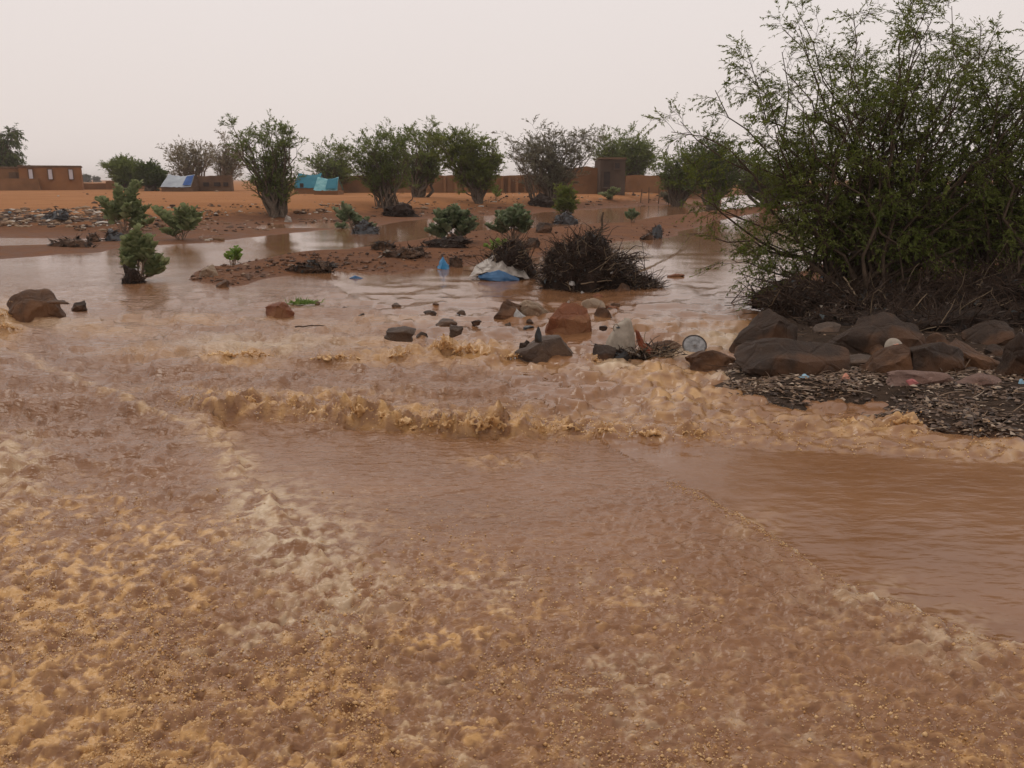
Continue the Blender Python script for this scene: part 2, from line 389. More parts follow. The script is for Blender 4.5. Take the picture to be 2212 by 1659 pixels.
HUMP = [(505, 880, .16, .055), (545, 885, .15, .09), (590, 892, .14, .075), (640, 895, .16, .085), (690, 900, .12, .055), (735, 905, .12, .09), (785, 912, .16, .115), (830, 915, .12, .07), (880, 922, .12, .06),
        (930, 928, .12, .06), (980, 932, .13, .08), (1020, 936, .12, .09), (1062, 938, .15, .135), (1110, 938, .12, .07), (1160, 938, .12, .06), (1230, 938, .14, .06), (1310, 940, .14, .05), (1400, 945, .14, .05), (1500, 945, .15, .05),
        (1620, 935, .16, .045), (1740, 930, .16, .045), (1850, 920, .15, .05), (1950, 925, .14, .09), (1975, 945, .12, .05), (1010, 772, .2, .12), (960, 768, .2, .16), (1060, 776, .2, .07), (1110, 778, .14, .06), (880, 775, .2, .07), (740, 778, .2, .05),
        (540, 770, .2, .05), (480, 772, .2, .05), (10, 720, .3, .10), (-10, 690, .25, .16), (700, 780, .15, .05), (1280, 788, .1, .06)]
def water_fields(x, y, sp):
    X, Y = todisp(x, y)
    dist = np.hypot(x, y)
    inview = (y > 0.6)
    wx = X + 26 * fbm(x, y, 0.5, 3, 91, sp=sp) * 4 / np.maximum(dist, 2); wy = Y + 16 * fbm(x, y, 0.4, 3, 95, sp=sp) * 4 / np.maximum(dist, 2)
    foam = np.zeros_like(x); cream = np.zeros_like(x); rgh = np.zeros_like(x)
    for (px, py, rx, ry, f, c, r) in PATCH:
        g = np.exp(-(((wx - px) / rx) ** 2 + ((wy - py) / ry) ** 2) * 1.1)
        foam = np.maximum(foam, g * f); cream = np.maximum(cream, g * c); rgh = np.maximum(rgh, g * r)
    # splash field of the foreground: thickest at the lower left
    fx = smooth(1040, 1400, wy + 0.10 * (1106 - wx)) ; fl = smooth(1900, 0, wx) * 0.55 + 0.45
    calm = smooth(-0.05, 0.12, line_sd(x, y, LD)[0])                        # beyond the last wavelet the sheet runs smooth
    calmA = smooth(0.0, 0.25, line_sd(x, y, LA)[0]) * smooth(1300, 1080, Y)
    spl = fx * fl * (1 - calm) * inview
    # the hydraulic jumps
    sB, aB, lB = line_sd(x, y, LB); sA, aA, lA = line_sd(x, y, LA); sD, aD, lD = line_sd(x, y, LD)
    jag = 0.035 * fbm(x, y, 0.22, 4, 61, sp=sp)
    sB2 = sB + jag * 1.3 + 0.03 * fbm(x, y, 0.9, 2, 66); sA2 = sA + jag * 2; sD2 = sD + jag * 1.2 + 0.035 * fbm(x, y, 0.33, 2, 67)
    # calm sheet ripples
    zz = 0.0058 * fbm(x * 0.7, y * 1.4, 0.13, 4, 1, 0.66, sp) * (0.22 + 0.78 * (1 - calm)) * smooth(520, 700, Y) + 0.007 * fbm(x * 0.6, y * 1.5, 0.6, 3, 11, 0.5, sp) * (1 - .75 * calm)
    mid = smooth(1000, 880, Y) * smooth(590, 700, Y)                          # restless water upstream of the jump
    chop = 1 - np.abs(fbm(x * 0.55, y, 0.42, 3, 33, .5, sp)) * 1.6
    zz += mid * (0.016 * fbm(x * 0.6, y * 1.2, 0.7, 4, 31, 0.55, sp) + 0.012 * (np.clip(chop, 0, 1) ** 3 - .4) + 0.006 * fbm(x * .7, y * 1.2, 0.16, 4, 36, .6, sp))
    zz += smooth(640, 520, Y) * 0.010 * fbm(x * 0.5, y * 1.0, 1.3, 3, 35, 0.5, sp)
    def lips(wl, seed, sharp):                                                # wavelets with steep crisp fronts
        n = fbm(x * 0.8, y, wl, 4, seed, 0.55, sp); return (smooth(-sharp, sharp, n) - 0.6) * smooth(0.9, 2.2, wl / sp)
    chopz = mid + smooth(0.0, -0.4, sA) * smooth(800, 900, Y) * smooth(1250, 1050, Y) * 0.6 + 0.10 * smooth(660, 560, Y)
    zz += chopz * (0.032 * lips(0.75, 411, .05) + 0.028 * lips(0.36, 421, .06) + 0.016 * lips(0.18, 431, .08))
    lump = fbm(x, y, 0.20, 5, 51, 0.55, sp, True)
    fine = fbm(x, y, 0.055, 4, 55, 0.6, sp)
    micro = fbm(x, y, 0.024, 3, 57, 0.6, sp)
    zz += rgh * (0.042 * lump + 0.028 * fine + 0.010 * micro + 0.008)
    leftA = smooth(0.0, -0.5, sA) * smooth(860, 960, Y)                       # churned water left of the bow wave
    zz += leftA * (0.011 * lump + 0.008 * fbm(x * .7, y * 1.3, 0.075, 4, 58, .6, sp)) * smooth(1500, 1100, Y)
    lump2 = fbm(x, y, 0.085, 4, 71, 0.62, sp, True)
    pit = np.clip(perlin(x / 0.06, y / 0.04, 77) - 0.15, 0, 1)
    zz += spl * (0.009 * lump2 + 0.011 * fine + 0.006 * micro + 0.014 * fbm(x, y, 0.35, 2, 75) - 0.035 * pit)
    # B: water pouring down on the road in a ragged standing front
    strong = smooth(0.0, 0.5, aB) * smooth(3.9, 2.9, aB)
    rise = smooth(-0.010, 0.06, sB2)
    zz += (0.012 + 0.028 * strong) * rise * np.exp(-np.maximum(sB2, 0) / 0.35) + 0.02 * smooth(-0.02, 0.3, sB2) * smooth(0, .5, aB)
    band = np.exp(-((sB2 - 0.12) / 0.12) ** 2) * smooth(0.1, 0.7, aB) * (0.4 + 0.6 * strong)
    curl = fbm(x + .05 * fbm(x, y, .12, 2, 87), y, 0.15, 5, 83, .66, sp, True)
    rg = np.clip(0.35 + 0.75 * fbm(aB, aB * 0 + 2.3, 0.62, 4, 89, .6) , 0, 1.1) * smooth(0.25, 0.8, aB) * smooth(4.4, 2.6, aB)
    sB3 = sB2 + .05 * fbm(x, y, .16, 3, 90, .6, sp)
    hump = 0.085 * rg * np.exp(-(np.where(sB3 < .05, (sB3 - .05) / .035, (sB3 - .05) / .13)) ** 2)
    for (hx, hy, hw, hh) in HUMP:
        c0 = at(hx, hy); dx = (x - c0[0] + .05 * fbm(x, y, .11, 3, 93, .6)) / (hw * .8); dy = y - c0[1] - .05 + .03 * fbm(x, y, .2, 2, 88)
        hump = np.maximum(hump, hh * .8 * np.exp(-dx * dx) * np.exp(-(np.where(dy < 0, dy / .045, dy / .12)) ** 2))
    zz += hump * np.clip(1.0 + 0.6 * curl + 0.28 * fbm(x, y, 0.06, 3, 97, .6, sp), 0.1, 1.8) + band * 0.022 * curl
    lean = hump * 0.6 + band * 0.01 * curl
    hb = smooth(0.01, 0.05, hump)
    foam = np.maximum(foam, np.maximum(band, hb) * np.clip(0.55 + 1.0 * fbm(x, y, 0.07, 4, 86, .65, sp) + .4 * curl, 0, 1.2))  # foam also follows the curl height, so dark crease shading sits in the colour
    # A and D: thin steps, higher on the near side
    hA = 0.030 * smooth(0.02, -0.035, sA2) * np.exp(-np.maximum(-sA2, 0) / 0.5) * smooth(0, .6, aA) * smooth(lA, lA - 0.7, aA)
    hD = 0.030 * smooth(0.012, -0.025, sD2) * np.exp(-np.maximum(-sD2, 0) / 0.4) * smooth(0.3, .9, aD)
    zz += hA + hD
    cA = np.exp(-((sA2 + 0.03) / 0.05) ** 2) * smooth(0.8, 1.6, aA) * smooth(lA, lA - 0.6, aA); cD = np.exp(-((sD2 + 0.008) / 0.013) ** 2) * smooth(0.5, 1.0, aD)
    nearD = smooth(0.0, -0.12, sD2) * smooth(-1.3, -0.2, sD2) * smooth(.1, .5, aD)
    zz += 0.008 * cA * lump2 + 0.010 * cD * lump2 + nearD * (0.007 * lump2 + 0.006 * fine)
    foam = np.maximum(foam, 0.5 * cA); cream = np.maximum(cream, np.maximum(0.30 * cA, 1.0 * cD * np.clip(0.9 + lump2, 0.6, 1)))
    nl = smooth(-0.15, 0.6, fbm(x * .8 + y * .4, y, 0.75, 4, 101, 0.6, sp) + 0.2 + 0.25 * smooth(900, 0, X) + 0.15 * smooth(1400, 1650, Y))
    spk = smooth(-0.25, 0.30, fbm(x * .8, y, 0.048, 4, 141, .66, sp)) ; streak = smooth(-.35, .35, fbm(x * .7 + y * .5, y * .9 - x * .3, 0.30, 4, 151, .6, sp))
    sf = np.clip(spl * (0.10 + 1.15 * spk * (0.35 + 0.65 * streak)) * (0.28 + 0.95 * nl) * (0.55 + 0.6 * smooth(1200, 0, X)) + 0.22 * spl * lump2, 0, 1)  # froth tied to lump height: pale tops and dark creases painted in
    foam = np.maximum(foam, np.clip(sf * 1.35, 0, 1))
    cr = spl * smooth(0.05, 0.7, fbm(x * .8 + y * .3, y, 0.42, 5, 111, 0.66, sp)) * (.25 + .75 * spk) * 0.62 * smooth(200, 700, X)
    cream = np.maximum(cream, cr)
    tex = np.clip(1.25 * smooth(-.42, .38, fbm(x, y, 0.09, 4, 121, .70, sp) + .25 * np.clip(fine, -1, 1)), 0, 1.5)  # fine height again lightens tops and darkens hollows, painted crease shading
    foam = np.clip(foam * (0.15 + 0.85 * tex), 0, 1); cream = np.clip(cream * tex, 0, 1)
    rip = (0.12 + 0.88 * smooth(560, 720, Y)) * (1 - 0.86 * calm) * (0.42 + 0.38 * smooth(1060, 900, Y))
    return zz, foam, cream, spl, rgh, lean, rip

def water_mat(name, attrs=True):
    m = Mat(name, 0.2, 0.5, 1.33)
    mud = m.mix(m.ramp(m.noise(0.9, 4, vec=m.coord((1, 2.4, 1))), [(0.3, 0), (0.7, 1)]), (0.200, 0.094, 0.043), (0.250, 0.124, 0.060))
    if attrs:
        f = m.attr('foam').outputs['Fac']; c = m.attr('cream').outputs['Fac']
        g = m.noise(38, 5, 0.65)
        f2 = m.math('MULTIPLY', f, m.math('ADD', 0.55, g), True)
        col = m.mix(f2, mud, (0.53, 0.305, 0.120))
        col = m.mix(m.math('MULTIPLY', c, m.math('ADD', 0.5, g), True), col, (0.56, 0.43, 0.285))
        m.color(col)
        m.rough(m.math('ADD', 0.10, m.math('MULTIPLY', m.math('MAXIMUM', f, c), 0.12)))
        h = m.math('ADD', m.math('MULTIPLY', m.noise(9, 5, 0.6, vec=m.coord((0.75, 1.6, 1))), 1.0), m.math('MULTIPLY', m.math('MULTIPLY', m.noise(40, 3, 0.6), m.math('MAXIMUM', f, c)), 0.35))
        lip = m.ramp(m.noise(6.5, 3, 0.55, vec=m.coord((0.5, 1.35, 1))), [(0.46, 0), (0.54, 1)]); lip2 = m.ramp(m.noise(15, 3, 0.55, vec=m.coord((0.5, 1.3, 1))), [(0.45, 0), (0.55, 1)])
        h = m.math('ADD', h, m.math('ADD', m.math('MULTIPLY', lip, 0.42), m.math('MULTIPLY', lip2, 0.25)))
        m.bump(m.math('MULTIPLY', h, m.attr('rip').outputs['Fac']), 0.62, 0.035)
    else:
        n = m.ramp(m.noise(14, 4), [(0.35, 0), (0.65, 1)])
        m.color(m.mix(n, (0.46, 0.245, 0.090), (0.66, 0.44, 0.22))); m.b.inputs['Roughness'].default_value = 0.12
    return m.m
M_WATER = water_mat('muddy_water'); M_SPLASH = water_mat('muddy_spray', False)
wd = np.radians(np.linspace(-43, 43, 720)); wl = np.radians(np.linspace(-180, -44.5, 36))
wangs = np.concatenate([wl, wd, -wl[::-1]])
wr = np.concatenate([[0.02, 0.5, 0.9, 1.2, 1.4], rings(1.55, 60, 620), [70, 85, 110, 150, 220, 330]])
x, y, F = polar(wangs, wr); R = np.hypot(x, y)
sp = np.maximum(R * 0.0021, R * R * 0.00102); sp = np.where(np.abs(np.arctan2(x, y)) > 0.77, R * 0.07, sp); sp = np.where(R > 61, R * .3, sp)
zz, foam, cream, spl, rgh, lean, rip = water_fields(x, y, sp)
# churned water leans and curls a little
k = np.clip(spl * 0.6 + rgh * 0.8, 0, 1.2) * 0.02 * (sp < 0.05)
xs = x + k * fbm(x, y, 0.13, 3, 201, .5, sp); ys = y + k * fbm(x, y, 0.13, 3, 211, .5, sp) - lean
water = obj('flood_water', new_mesh('flood_water', np.stack([xs, ys, zz], 1), F, M_WATER, True, {'foam': foam, 'cream': cream, 'rip': rip})); tag(water, kind='structure')
def water_z(x, y):
    x = np.atleast_1d(np.asarray(x, float)); y = np.atleast_1d(np.asarray(y, float)); r = np.hypot(x, y)
    return water_fields(x, y, np.maximum(r * 0.0021, r * r * 0.00102))[0]

# ------------------------------------------------------------------ spray
def remesh(V, F, voxel, name, mat, it=2):
    me = new_mesh(name + '_raw', V, F); o = obj(name, me)
    md = o.modifiers.new('r', 'REMESH'); md.mode = 'VOXEL'; md.voxel_size = voxel; md.use_smooth_shade = True
    sm = o.modifiers.new('s', 'SMOOTH'); sm.iterations = it; sm.factor = 0.6
    dg = bpy.context.evaluated_depsgraph_get()
    m2 = bpy.data.meshes.new_from_object(o.evaluated_get(dg)); m2.name = name
    o.modifiers.clear(); o.data = m2; bpy.data.meshes.remove(me); m2.materials.clear(); m2.materials.append(mat)
    m2.polygons.foreach_set('use_smooth', np.ones(len(m2.polygons), bool))
    return o
def strand(mb, p, d, ln, r, n=6, curl=0.6):
    P = [np.array(p)]; d = nrm(np.array(d, float)[None])[0]
    for i in range(n):
        d = nrm((d + RNG.normal(0, curl * 0.4, 3))[None])[0]; P.append(P[-1] + d * ln / n)
    P = np.array(P); rr = r * (1 - 0.45 * np.linspace(0, 1, n + 1)) * RNG.uniform(0.75, 1.3, n + 1); rr[-1] *= 1.5
    balls(mb, P, np.repeat(rr[:, None], 3, 1) * RNG.uniform(0.85, 1.2, (n + 1, 3)), 1)
    for t in (0.33, 0.66):
        Q = P[:-1] * (1 - t) + P[1:] * t; balls(mb, Q, np.repeat(((rr[:-1] + rr[1:]) / 2 * 0.9)[:, None], 3, 1), 1)

LBn = np.array(LB); seg = np.linalg.norm(np.diff(LBn, axis=0), axis=1); cum = np.concatenate([[0], np.cumsum(seg)])
def on_B(s, off):
    i = np.clip(np.searchsorted(cum, s, 'right') - 1, 0, len(seg) - 1); t = (s - cum[i]) / seg[i]
    p = LBn[i] * (1 - t)[:, None] + LBn[i + 1] * t[:, None]; d = (LBn[i + 1] - LBn[i]) / seg[i][:, None]
    return p + np.stack([-d[:, 1], d[:, 0]], 1) * off[:, None]
# crest of the standing front: humps thrown up where the photo shows them
mb = MB()
def jet(mb, p, v, t1, r0, r1, n=9, wob=.004):
    "a thrown ligament of water: beads along a ballistic arc, fat at the foot and at the head"
    t = np.linspace(0, t1, n)[:, None]
    P = np.array(p)[None] + np.array(v)[None] * t + np.array([0, 0, -4.9])[None] * t * t
    P += np.cumsum(RNG.normal(0, wob * .5, (n, 3)), 0)
    u = np.linspace(0, 1, n); r = (r0 * (1 - u) + r1 * u) * RNG.uniform(.75, 1.25, n); r[-1] *= 1.5
    ok = P[:, 2] > -.02; P = P[ok]; r = r[ok]
    if len(P) < 3: return
    tube(mb, P, r, 6); balls(mb, P, np.repeat(r[:, None] * 1.05, 3, 1), 1)
def quads_to_tris(mb):
    T = list(mb.T)
    for q in mb.Q: T += [q[:, [0, 1, 2]], q[:, [0, 2, 3]]]
    return np.concatenate(T)
for (hx, hy, hw, hh) in HUMP:
    c = at(hx, hy); m = int(30 + 560 * hh)
    for q in range(m):
        px = c[0] + RNG.normal(0, .5) * hw; f = math.exp(-((px - c[0]) / (hw * .8)) ** 2); hf = hh * f
        zq = RNG.uniform(0, 1) * hf; py = c[1] + RNG.uniform(-.01, .05) - zq * .8
        up = math.sqrt(2 * 9.8 * max(.004, hf * RNG.uniform(.05, .5)))
        jet(mb, (px, py, zq), (RNG.normal(0, .28), RNG.normal(-.12, .22), up), up / 9.8 * RNG.uniform(.3, 1.5), RNG.uniform(.004, .010), RNG.uniform(.002, .0045), 7, .006)
o = remesh(np.concatenate(mb.V), quads_to_tris(mb), 0.0068, 'splash_crest', M_SPLASH, 2)
tag(o, 'ragged ochre splash crests thrown up along the standing wave and the rapids', 'splash', kind='stuff')

# ligaments and lumps of muddy water thrown up by the foreground splash
def fg_density(X, Y):
    a = smooth(1080, 1560, Y + 0.18 * (1106 - X)) * (0.30 + 0.70 * smooth(1900, 100, X))
    return a * (line_sd(*at(X, Y)[..., :2].T, LD)[0] < -0.05)
def sample_fg(n, bias=1.0, ymin=1060):
    X = RNG.uniform(-200, 2450, n * 6); Y = RNG.uniform(ymin, 1780, n * 6)
    k = RNG.uniform(0, 1, n * 6) < fg_density(X, Y) ** bias * np.clip(0.35 + 1.3 * fbm(X, Y, 220, 3, 301), 0.05, 1)
    return X[k][:n], Y[k][:n]
# single drops
mb = MB()
X, Y = sample_fg(24000, 0.75); P = at(X, Y); n = len(P)
zw = water_z(P[:, 0], P[:, 1]); P[:, 2] = zw + RNG.uniform(-.003, .004, n) + np.where(RNG.uniform(0, 1, n) < .15, RNG.exponential(.02, n), 0)
r = np.clip(RNG.lognormal(math.log(.0024), .5, n), .0012, .010)
balls(mb, P, np.stack([r * RNG.uniform(.85, 1.3, n), r * RNG.uniform(.85, 1.2, n), r * RNG.uniform(.7, 1.15, n)], 1), 0)
s = RNG.uniform(0.3, cum[-1] - .5, 700); p2 = on_B(s, RNG.normal(.06, .10, 700)); r = RNG.uniform(.003, .007, 700)
balls(mb, np.column_stack([p2, np.abs(RNG.normal(.05, .05, 700))]), np.repeat(r[:, None], 3, 1), 1)
for (hx, hy, hw, hh) in HUMP:
    m = 16; c = at(hx, hy); r = RNG.uniform(.003, .007, m)
    balls(mb, np.column_stack([c[0] + RNG.normal(0, hw * .6, m), c[1] + RNG.normal(0, hw * .4, m), hh * RNG.uniform(.6, 1.35, m)]), np.repeat(r[:, None], 3, 1), 1)
LDn = np.array(LD); sg_ = np.linalg.norm(np.diff(LDn, axis=0), axis=1); cu_ = np.concatenate([[0], np.cumsum(sg_)]); m = 900
s = RNG.uniform(0.35, cu_[-1] - .3, m); i_ = np.clip(np.searchsorted(cu_, s, 'right') - 1, 0, len(sg_) - 1); t_ = ((s - cu_[i_]) / sg_[i_])[:, None]
p2 = LDn[i_] * (1 - t_) + LDn[i_ + 1] * t_ + RNG.normal(0, .012, (m, 2)) + np.column_stack([RNG.normal(-.01, .02, m), RNG.normal(-.012, .02, m)]); r = np.clip(RNG.lognormal(math.log(.0022), .4, m), .0012, .006)
balls(mb, np.column_stack([p2, water_z(p2[:, 0], p2[:, 1]) + .001]), np.stack([r * 1.4, r, r * .8], 1), 0)
o = mb.build('spray_drops', M_SPLASH); tag(o, 'scattered ochre drops flying over the muddy water', 'spray', kind='stuff')
# ------------------------------------------------------------------ more materials
def leaf_mat(name, c1, c2, trans=0.3, rough=0.5):
    m = Mat(name, rough, 0.25)
    c = m.mix(m.attr('rnd').outputs['Fac'], c1, c2); m.color(c)
    tr = m.n('ShaderNodeBsdfTranslucent'); m.l(c, tr.inputs[0]); ms = m.n('ShaderNodeMixShader'); ms.inputs[0].default_value = trans
    m.l(m.b.outputs[0], ms.inputs[1]); m.l(tr.outputs[0], ms.inputs[2]); m.l(ms.outputs[0], m.t.nodes['Material Output'].inputs[0])
    return m.m
M_BARK = simple('bark', (0.055, 0.036, 0.024), (0.10, 0.068, 0.045), 14, 0.85, 0.2)
M_GREYBARK = simple('dusty_bark', (0.085, 0.062, 0.044), (0.15, 0.112, 0.082), 14, 0.85, 0.2)
M_PALEBARK = simple('pale_bark', (0.16, 0.11, 0.075), (0.24, 0.17, 0.12), 14, 0.85, 0.2)
M_LEAF = leaf_mat('mesquite_leaf', (0.1, 0.132, 0.022), (0.215, 0.24, 0.054), 0.5)
M_ACACIA = leaf_mat('acacia_leaf', (0.105, 0.145, 0.032), (0.215, 0.25, 0.072), 0.5)
M_GREYLEAF = leaf_mat('grey_acacia_leaf', (0.16, 0.15, 0.095), (0.24, 0.22, 0.145), 0.42)
M_PALELEAF = leaf_mat('pale_acacia_leaf', (0.20, 0.17, 0.10), (0.29, 0.25, 0.155), 0.3)
M_DARKLEAF = leaf_mat('dark_tree_leaf', (0.062, 0.092, 0.022), (0.125, 0.16, 0.044), 0.42)
M_MILKLEAF = leaf_mat('milkweed_leaf', (0.17, 0.205, 0.085), (0.29, 0.315, 0.16), 0.4, 0.42)
M_MILKDARK = leaf_mat('wet_milkweed_leaf', (0.105, 0.145, 0.065), (0.25, 0.28, 0.165), 0.35, 0.3)
M_BRIGHT = leaf_mat('young_leaf', (0.13, 0.21, 0.035), (0.23, 0.33, 0.075), 0.35, 0.45)
M_FARLEAF = leaf_mat('distant_leaf', (0.075, 0.085, 0.055), (0.11, 0.12, 0.08), 0.2)
M_MUDWALL = simple('mud_plaster', (0.215, 0.098, 0.042), (0.285, 0.135, 0.060), 0.8, 0.95, 0.1, 0.3, 0.03)
M_MUDWALL2 = simple('worn_mud_plaster', (0.175, 0.090, 0.045), (0.25, 0.130, 0.064), 1.1, 0.95, 0.1, 0.4, 0.05)
M_DARKMUD = simple('dark_mud_brick', (0.10, 0.060, 0.038), (0.16, 0.098, 0.060), 1.2, 0.95, 0.1, 0.4, 0.05)
M_BLOCK = simple('shaded_grey_block', (0.070, 0.048, 0.036), (0.11, 0.078, 0.058), 1.0, 0.95, 0.1, 0.3, 0.03)  # colour darkened to carry the shadow of the tree in front
M_SHUTTER = simple('whitewashed_shutter', (0.50, 0.47, 0.52), (0.60, 0.57, 0.60), 3, 0.7, 0.3, 0.1)
M_DOOR = simple('dark_door', (0.03, 0.022, 0.02), (0.05, 0.036, 0.03), 3, 0.8, 0.2, 0.1)
M_TEAL = simple('teal_tarpaulin', (0.020, 0.105, 0.15), (0.05, 0.18, 0.22), 0.9, 0.85, 0.12, 0.3, 0.05)
M_PALETARP = simple('pale_tarpaulin', (0.27, 0.29, 0.32), (0.42, 0.45, 0.47), 1.2, 0.85, 0.12, 0.3, 0.05)
M_BLUETARP = simple('blue_tarpaulin', (0.035, 0.075, 0.20), (0.06, 0.12, 0.30), 1.5, 0.85, 0.12, 0.3, 0.05)
M_LIGHTTEAL = simple('light_teal_tarpaulin', (0.08, 0.25, 0.28), (0.26, 0.45, 0.46), 2.5, 0.85, 0.12, 0.3, 0.04)
M_TWIG = simple('flood_wrack_twig', (0.026, 0.015, 0.009), (0.075, 0.043, 0.026), 10, 0.7, 0.3, 0)
M_STRAW = simple('pale_straw', (0.16, 0.11, 0.068), (0.30, 0.22, 0.14), 6, 0.75, 0.25, 0)
M_CORE = simple('packed_wrack', (0.010, 0.006, 0.004), (0.042, 0.023, 0.014), 14, 0.75, 0.25, 0.8, 0.04)
M_CLOD = simple('wet_clod', (0.060, 0.032, 0.018), (0.12, 0.062, 0.032), 5, 0.6, 0.3, 0.9, 0.05)
M_PLASTIC = simple('wet_plastic_sheet', (0.23, 0.195, 0.165), (0.40, 0.345, 0.29), 7, 0.32, 0.5, 0.3, 0.01)
M_BLUEPL = simple('blue_plastic', (0.022, 0.075, 0.165), (0.040, 0.13, 0.26), 6, 0.35, 0.5, 0.2, 0.008)
M_BLUEBAG = simple('bright_blue_plastic', (0.020, 0.155, 0.33), (0.035, 0.23, 0.44), 8, 0.35, 0.5, 0.2, 0.006)
M_SACK = simple('dirty_white_sack', (0.23, 0.19, 0.145), (0.38, 0.325, 0.26), 16, 0.7, 0.3, 0.3, 0.006)
M_BLACKPL = simple('black_plastic', (0.010, 0.009, 0.009), (0.022, 0.02, 0.018), 8, 0.35, 0.5, 0.2, 0.005)
M_REDCLOTH = simple('rust_red_cloth', (0.085, 0.022, 0.010), (0.19, 0.048, 0.018), 20, 0.75, 0.2, 0.4, 0.005)
M_WHITEPL = simple('white_plastic', (0.24, 0.225, 0.205), (0.48, 0.46, 0.43), 10, 0.4, 0.5, 0.2, 0.004)
M_LID = simple('mottled_grey_plastic', (0.14, 0.135, 0.13), (0.34, 0.33, 0.32), 30, 0.35, 0.5, 0.5, 0.01)
M_RIM = simple('rusty_rim', (0.045, 0.034, 0.028), (0.09, 0.065, 0.05), 30, 0.6, 0.4, 0.3, 0.003)
M_LIGHTBLUE = simple('light_blue_plastic', (0.22, 0.42, 0.55), (0.36, 0.55, 0.66), 14, 0.45, 0.5, 0.3, 0.004)
M_PINK = simple('pink_plastic', (0.62, 0.26, 0.17), (0.72, 0.33, 0.22), 9, 0.45, 0.4, 0.2, 0.003)
M_ROSE = simple('rose_cloth', (0.34, 0.10, 0.10), (0.44, 0.16, 0.14), 9, 0.7, 0.3, 0.4, 0.005)
M_GREYPL = simple('grey_plastic_bag', (0.022, 0.024, 0.026), (0.075, 0.075, 0.078), 9, 0.4, 0.5, 0.4, 0.01)

def rock_mat(name, c1, c2, c3, rough=0.5):
    m = Mat(name, rough, 0.22); n = m.noise(9, 8, 0.68); v = m.noise(1.9, 3)
    col = m.mix(m.ramp(n, [(0.32, 0), (0.68, 1)]), c1, c2)
    col = m.mix(m.ramp(v, [(0.50, 0), (0.60, 0.9)]), col, c3)
    col = m.mix(m.ramp(m.noise(26, 5, .7), [(0.58, 0), (0.72, 0.55)]), col, tuple(min(1, 1.9 * q + .02) for q in c2))
    m.color(col); m.rough(m.ramp(n, [(0.3, rough - .12), (0.7, rough + .2)]))
    m.bump(m.math('ADD', m.noise(8, 10, 0.75), m.math('MULTIPLY', m.ramp(m.vor(3.2, vec=None, feature='DISTANCE_TO_EDGE'), [(0.0, 0), (0.06, 1)]), 0.25)), 1.0, 0.06)
    return m.m
R_BROWN = rock_mat('brown_rock', (0.075, 0.038, 0.021), (0.140, 0.072, 0.038), (0.19, 0.092, 0.044))
R_DARK = rock_mat('dark_rock', (0.034, 0.020, 0.013), (0.068, 0.040, 0.025), (0.115, 0.056, 0.028))
R_RED = rock_mat('red_rock', (0.165, 0.058, 0.026), (0.24, 0.088, 0.040), (0.27, 0.125, 0.058))
R_GREY = rock_mat('grey_rock', (0.085, 0.058, 0.043), (0.140, 0.100, 0.076), (0.16, 0.098, 0.062))
R_TAN = rock_mat('tan_rock', (0.24, 0.165, 0.105), (0.34, 0.245, 0.165), (0.20, 0.115, 0.065))
R_PINK = rock_mat('pinkish_rock', (0.19, 0.115, 0.090), (0.26, 0.165, 0.130), (0.16, 0.085, 0.060))

# ------------------------------------------------------------------ plants
def leaves(mb, P, D, ln, wd, fold=0.25, up=None, rnd=None):
    "folded leaf blades: foot, two sides, tip"
    n = len(P); D = nrm(D); U = np.tile([0, 0, 1.0], (n, 1)) if up is None else up
    U = U + RNG.normal(0, .45, (n, 3)); S = nrm(np.cross(D, U)); Nn = np.cross(S, D)
    ln = np.broadcast_to(ln, (n,))[:, None]; wd = np.broadcast_to(wd, (n,))[:, None]
    a = P; t = P + D * ln - Nn * ln * .12; m = P + D * ln * .5
    l = m + S * wd * .5 + Nn * wd * fold; r = m - S * wd * .5 + Nn * wd * fold
    V = np.stack([a, l, t, r], 1).reshape(-1, 3); b = np.arange(n)[:, None] * 4
    F = np.concatenate([b + [[0, 2, 1]], b + [[0, 3, 2]]])
    mb.add(V, F, np.repeat(RNG.uniform(0, 1, n) if rnd is None else rnd, 4))
def blades(mb, P, D, ln, wd, rnd=None):
    "broad rounded blades with a folded midrib"
    n = len(P); D = nrm(D); U = np.tile([0, 0, 1.0], (n, 1)) + RNG.normal(0, .4, (n, 3)); S = nrm(np.cross(D, U)); Nn = np.cross(S, D)
    ln = np.broadcast_to(ln, (n,))[:, None]; wd = np.broadcast_to(wd, (n,))[:, None]
    a0 = P; m1 = P + D * ln * .45 - Nn * ln * .03; t = P + D * ln - Nn * ln * .14
    pts = [a0] + [P + D * ln * u + S * wd * .5 * w_ + Nn * wd * .16 * w_ * s_ for u, w_, s_ in ((.25, .7, 1), (.6, 1.0, 1), (.88, .6, 1))] + [t] + [P + D * ln * u - S * wd * .5 * w_ + Nn * wd * .16 * w_ * s_ for u, w_, s_ in ((.88, .6, 1), (.6, 1.0, 1), (.25, .7, 1))] + [m1]
    V = np.stack(pts, 1).reshape(-1, 3); b_ = np.arange(n)[:, None] * 9
    F = np.concatenate([b_ + [[k, (k + 1) % 8, 8]] for k in range(8)])
    mb.add(V, F, np.repeat(RNG.uniform(0, 1, n) if rnd is None else rnd, 9))
def bez(a, c, b, n, wob=0.0):
    t = np.linspace(0, 1, n)[:, None]; P = a * (1 - t) ** 2 + 2 * c * t * (1 - t) + b * t * t
    if wob: P[1:-1] += RNG.normal(0, wob, (n - 2, 3))
    return P
def along(P, t):
    "points and tangents at parameters t on curves P (m, n, 3)"
    n = P.shape[1] - 1; i = np.minimum((t * n).astype(int), n - 1); f = (t * n - i)[:, None]; r = np.arange(len(P))
    return P[r, i] * (1 - f) + P[r, i + 1] * f, nrm(P[r, i + 1] - P[r, i])
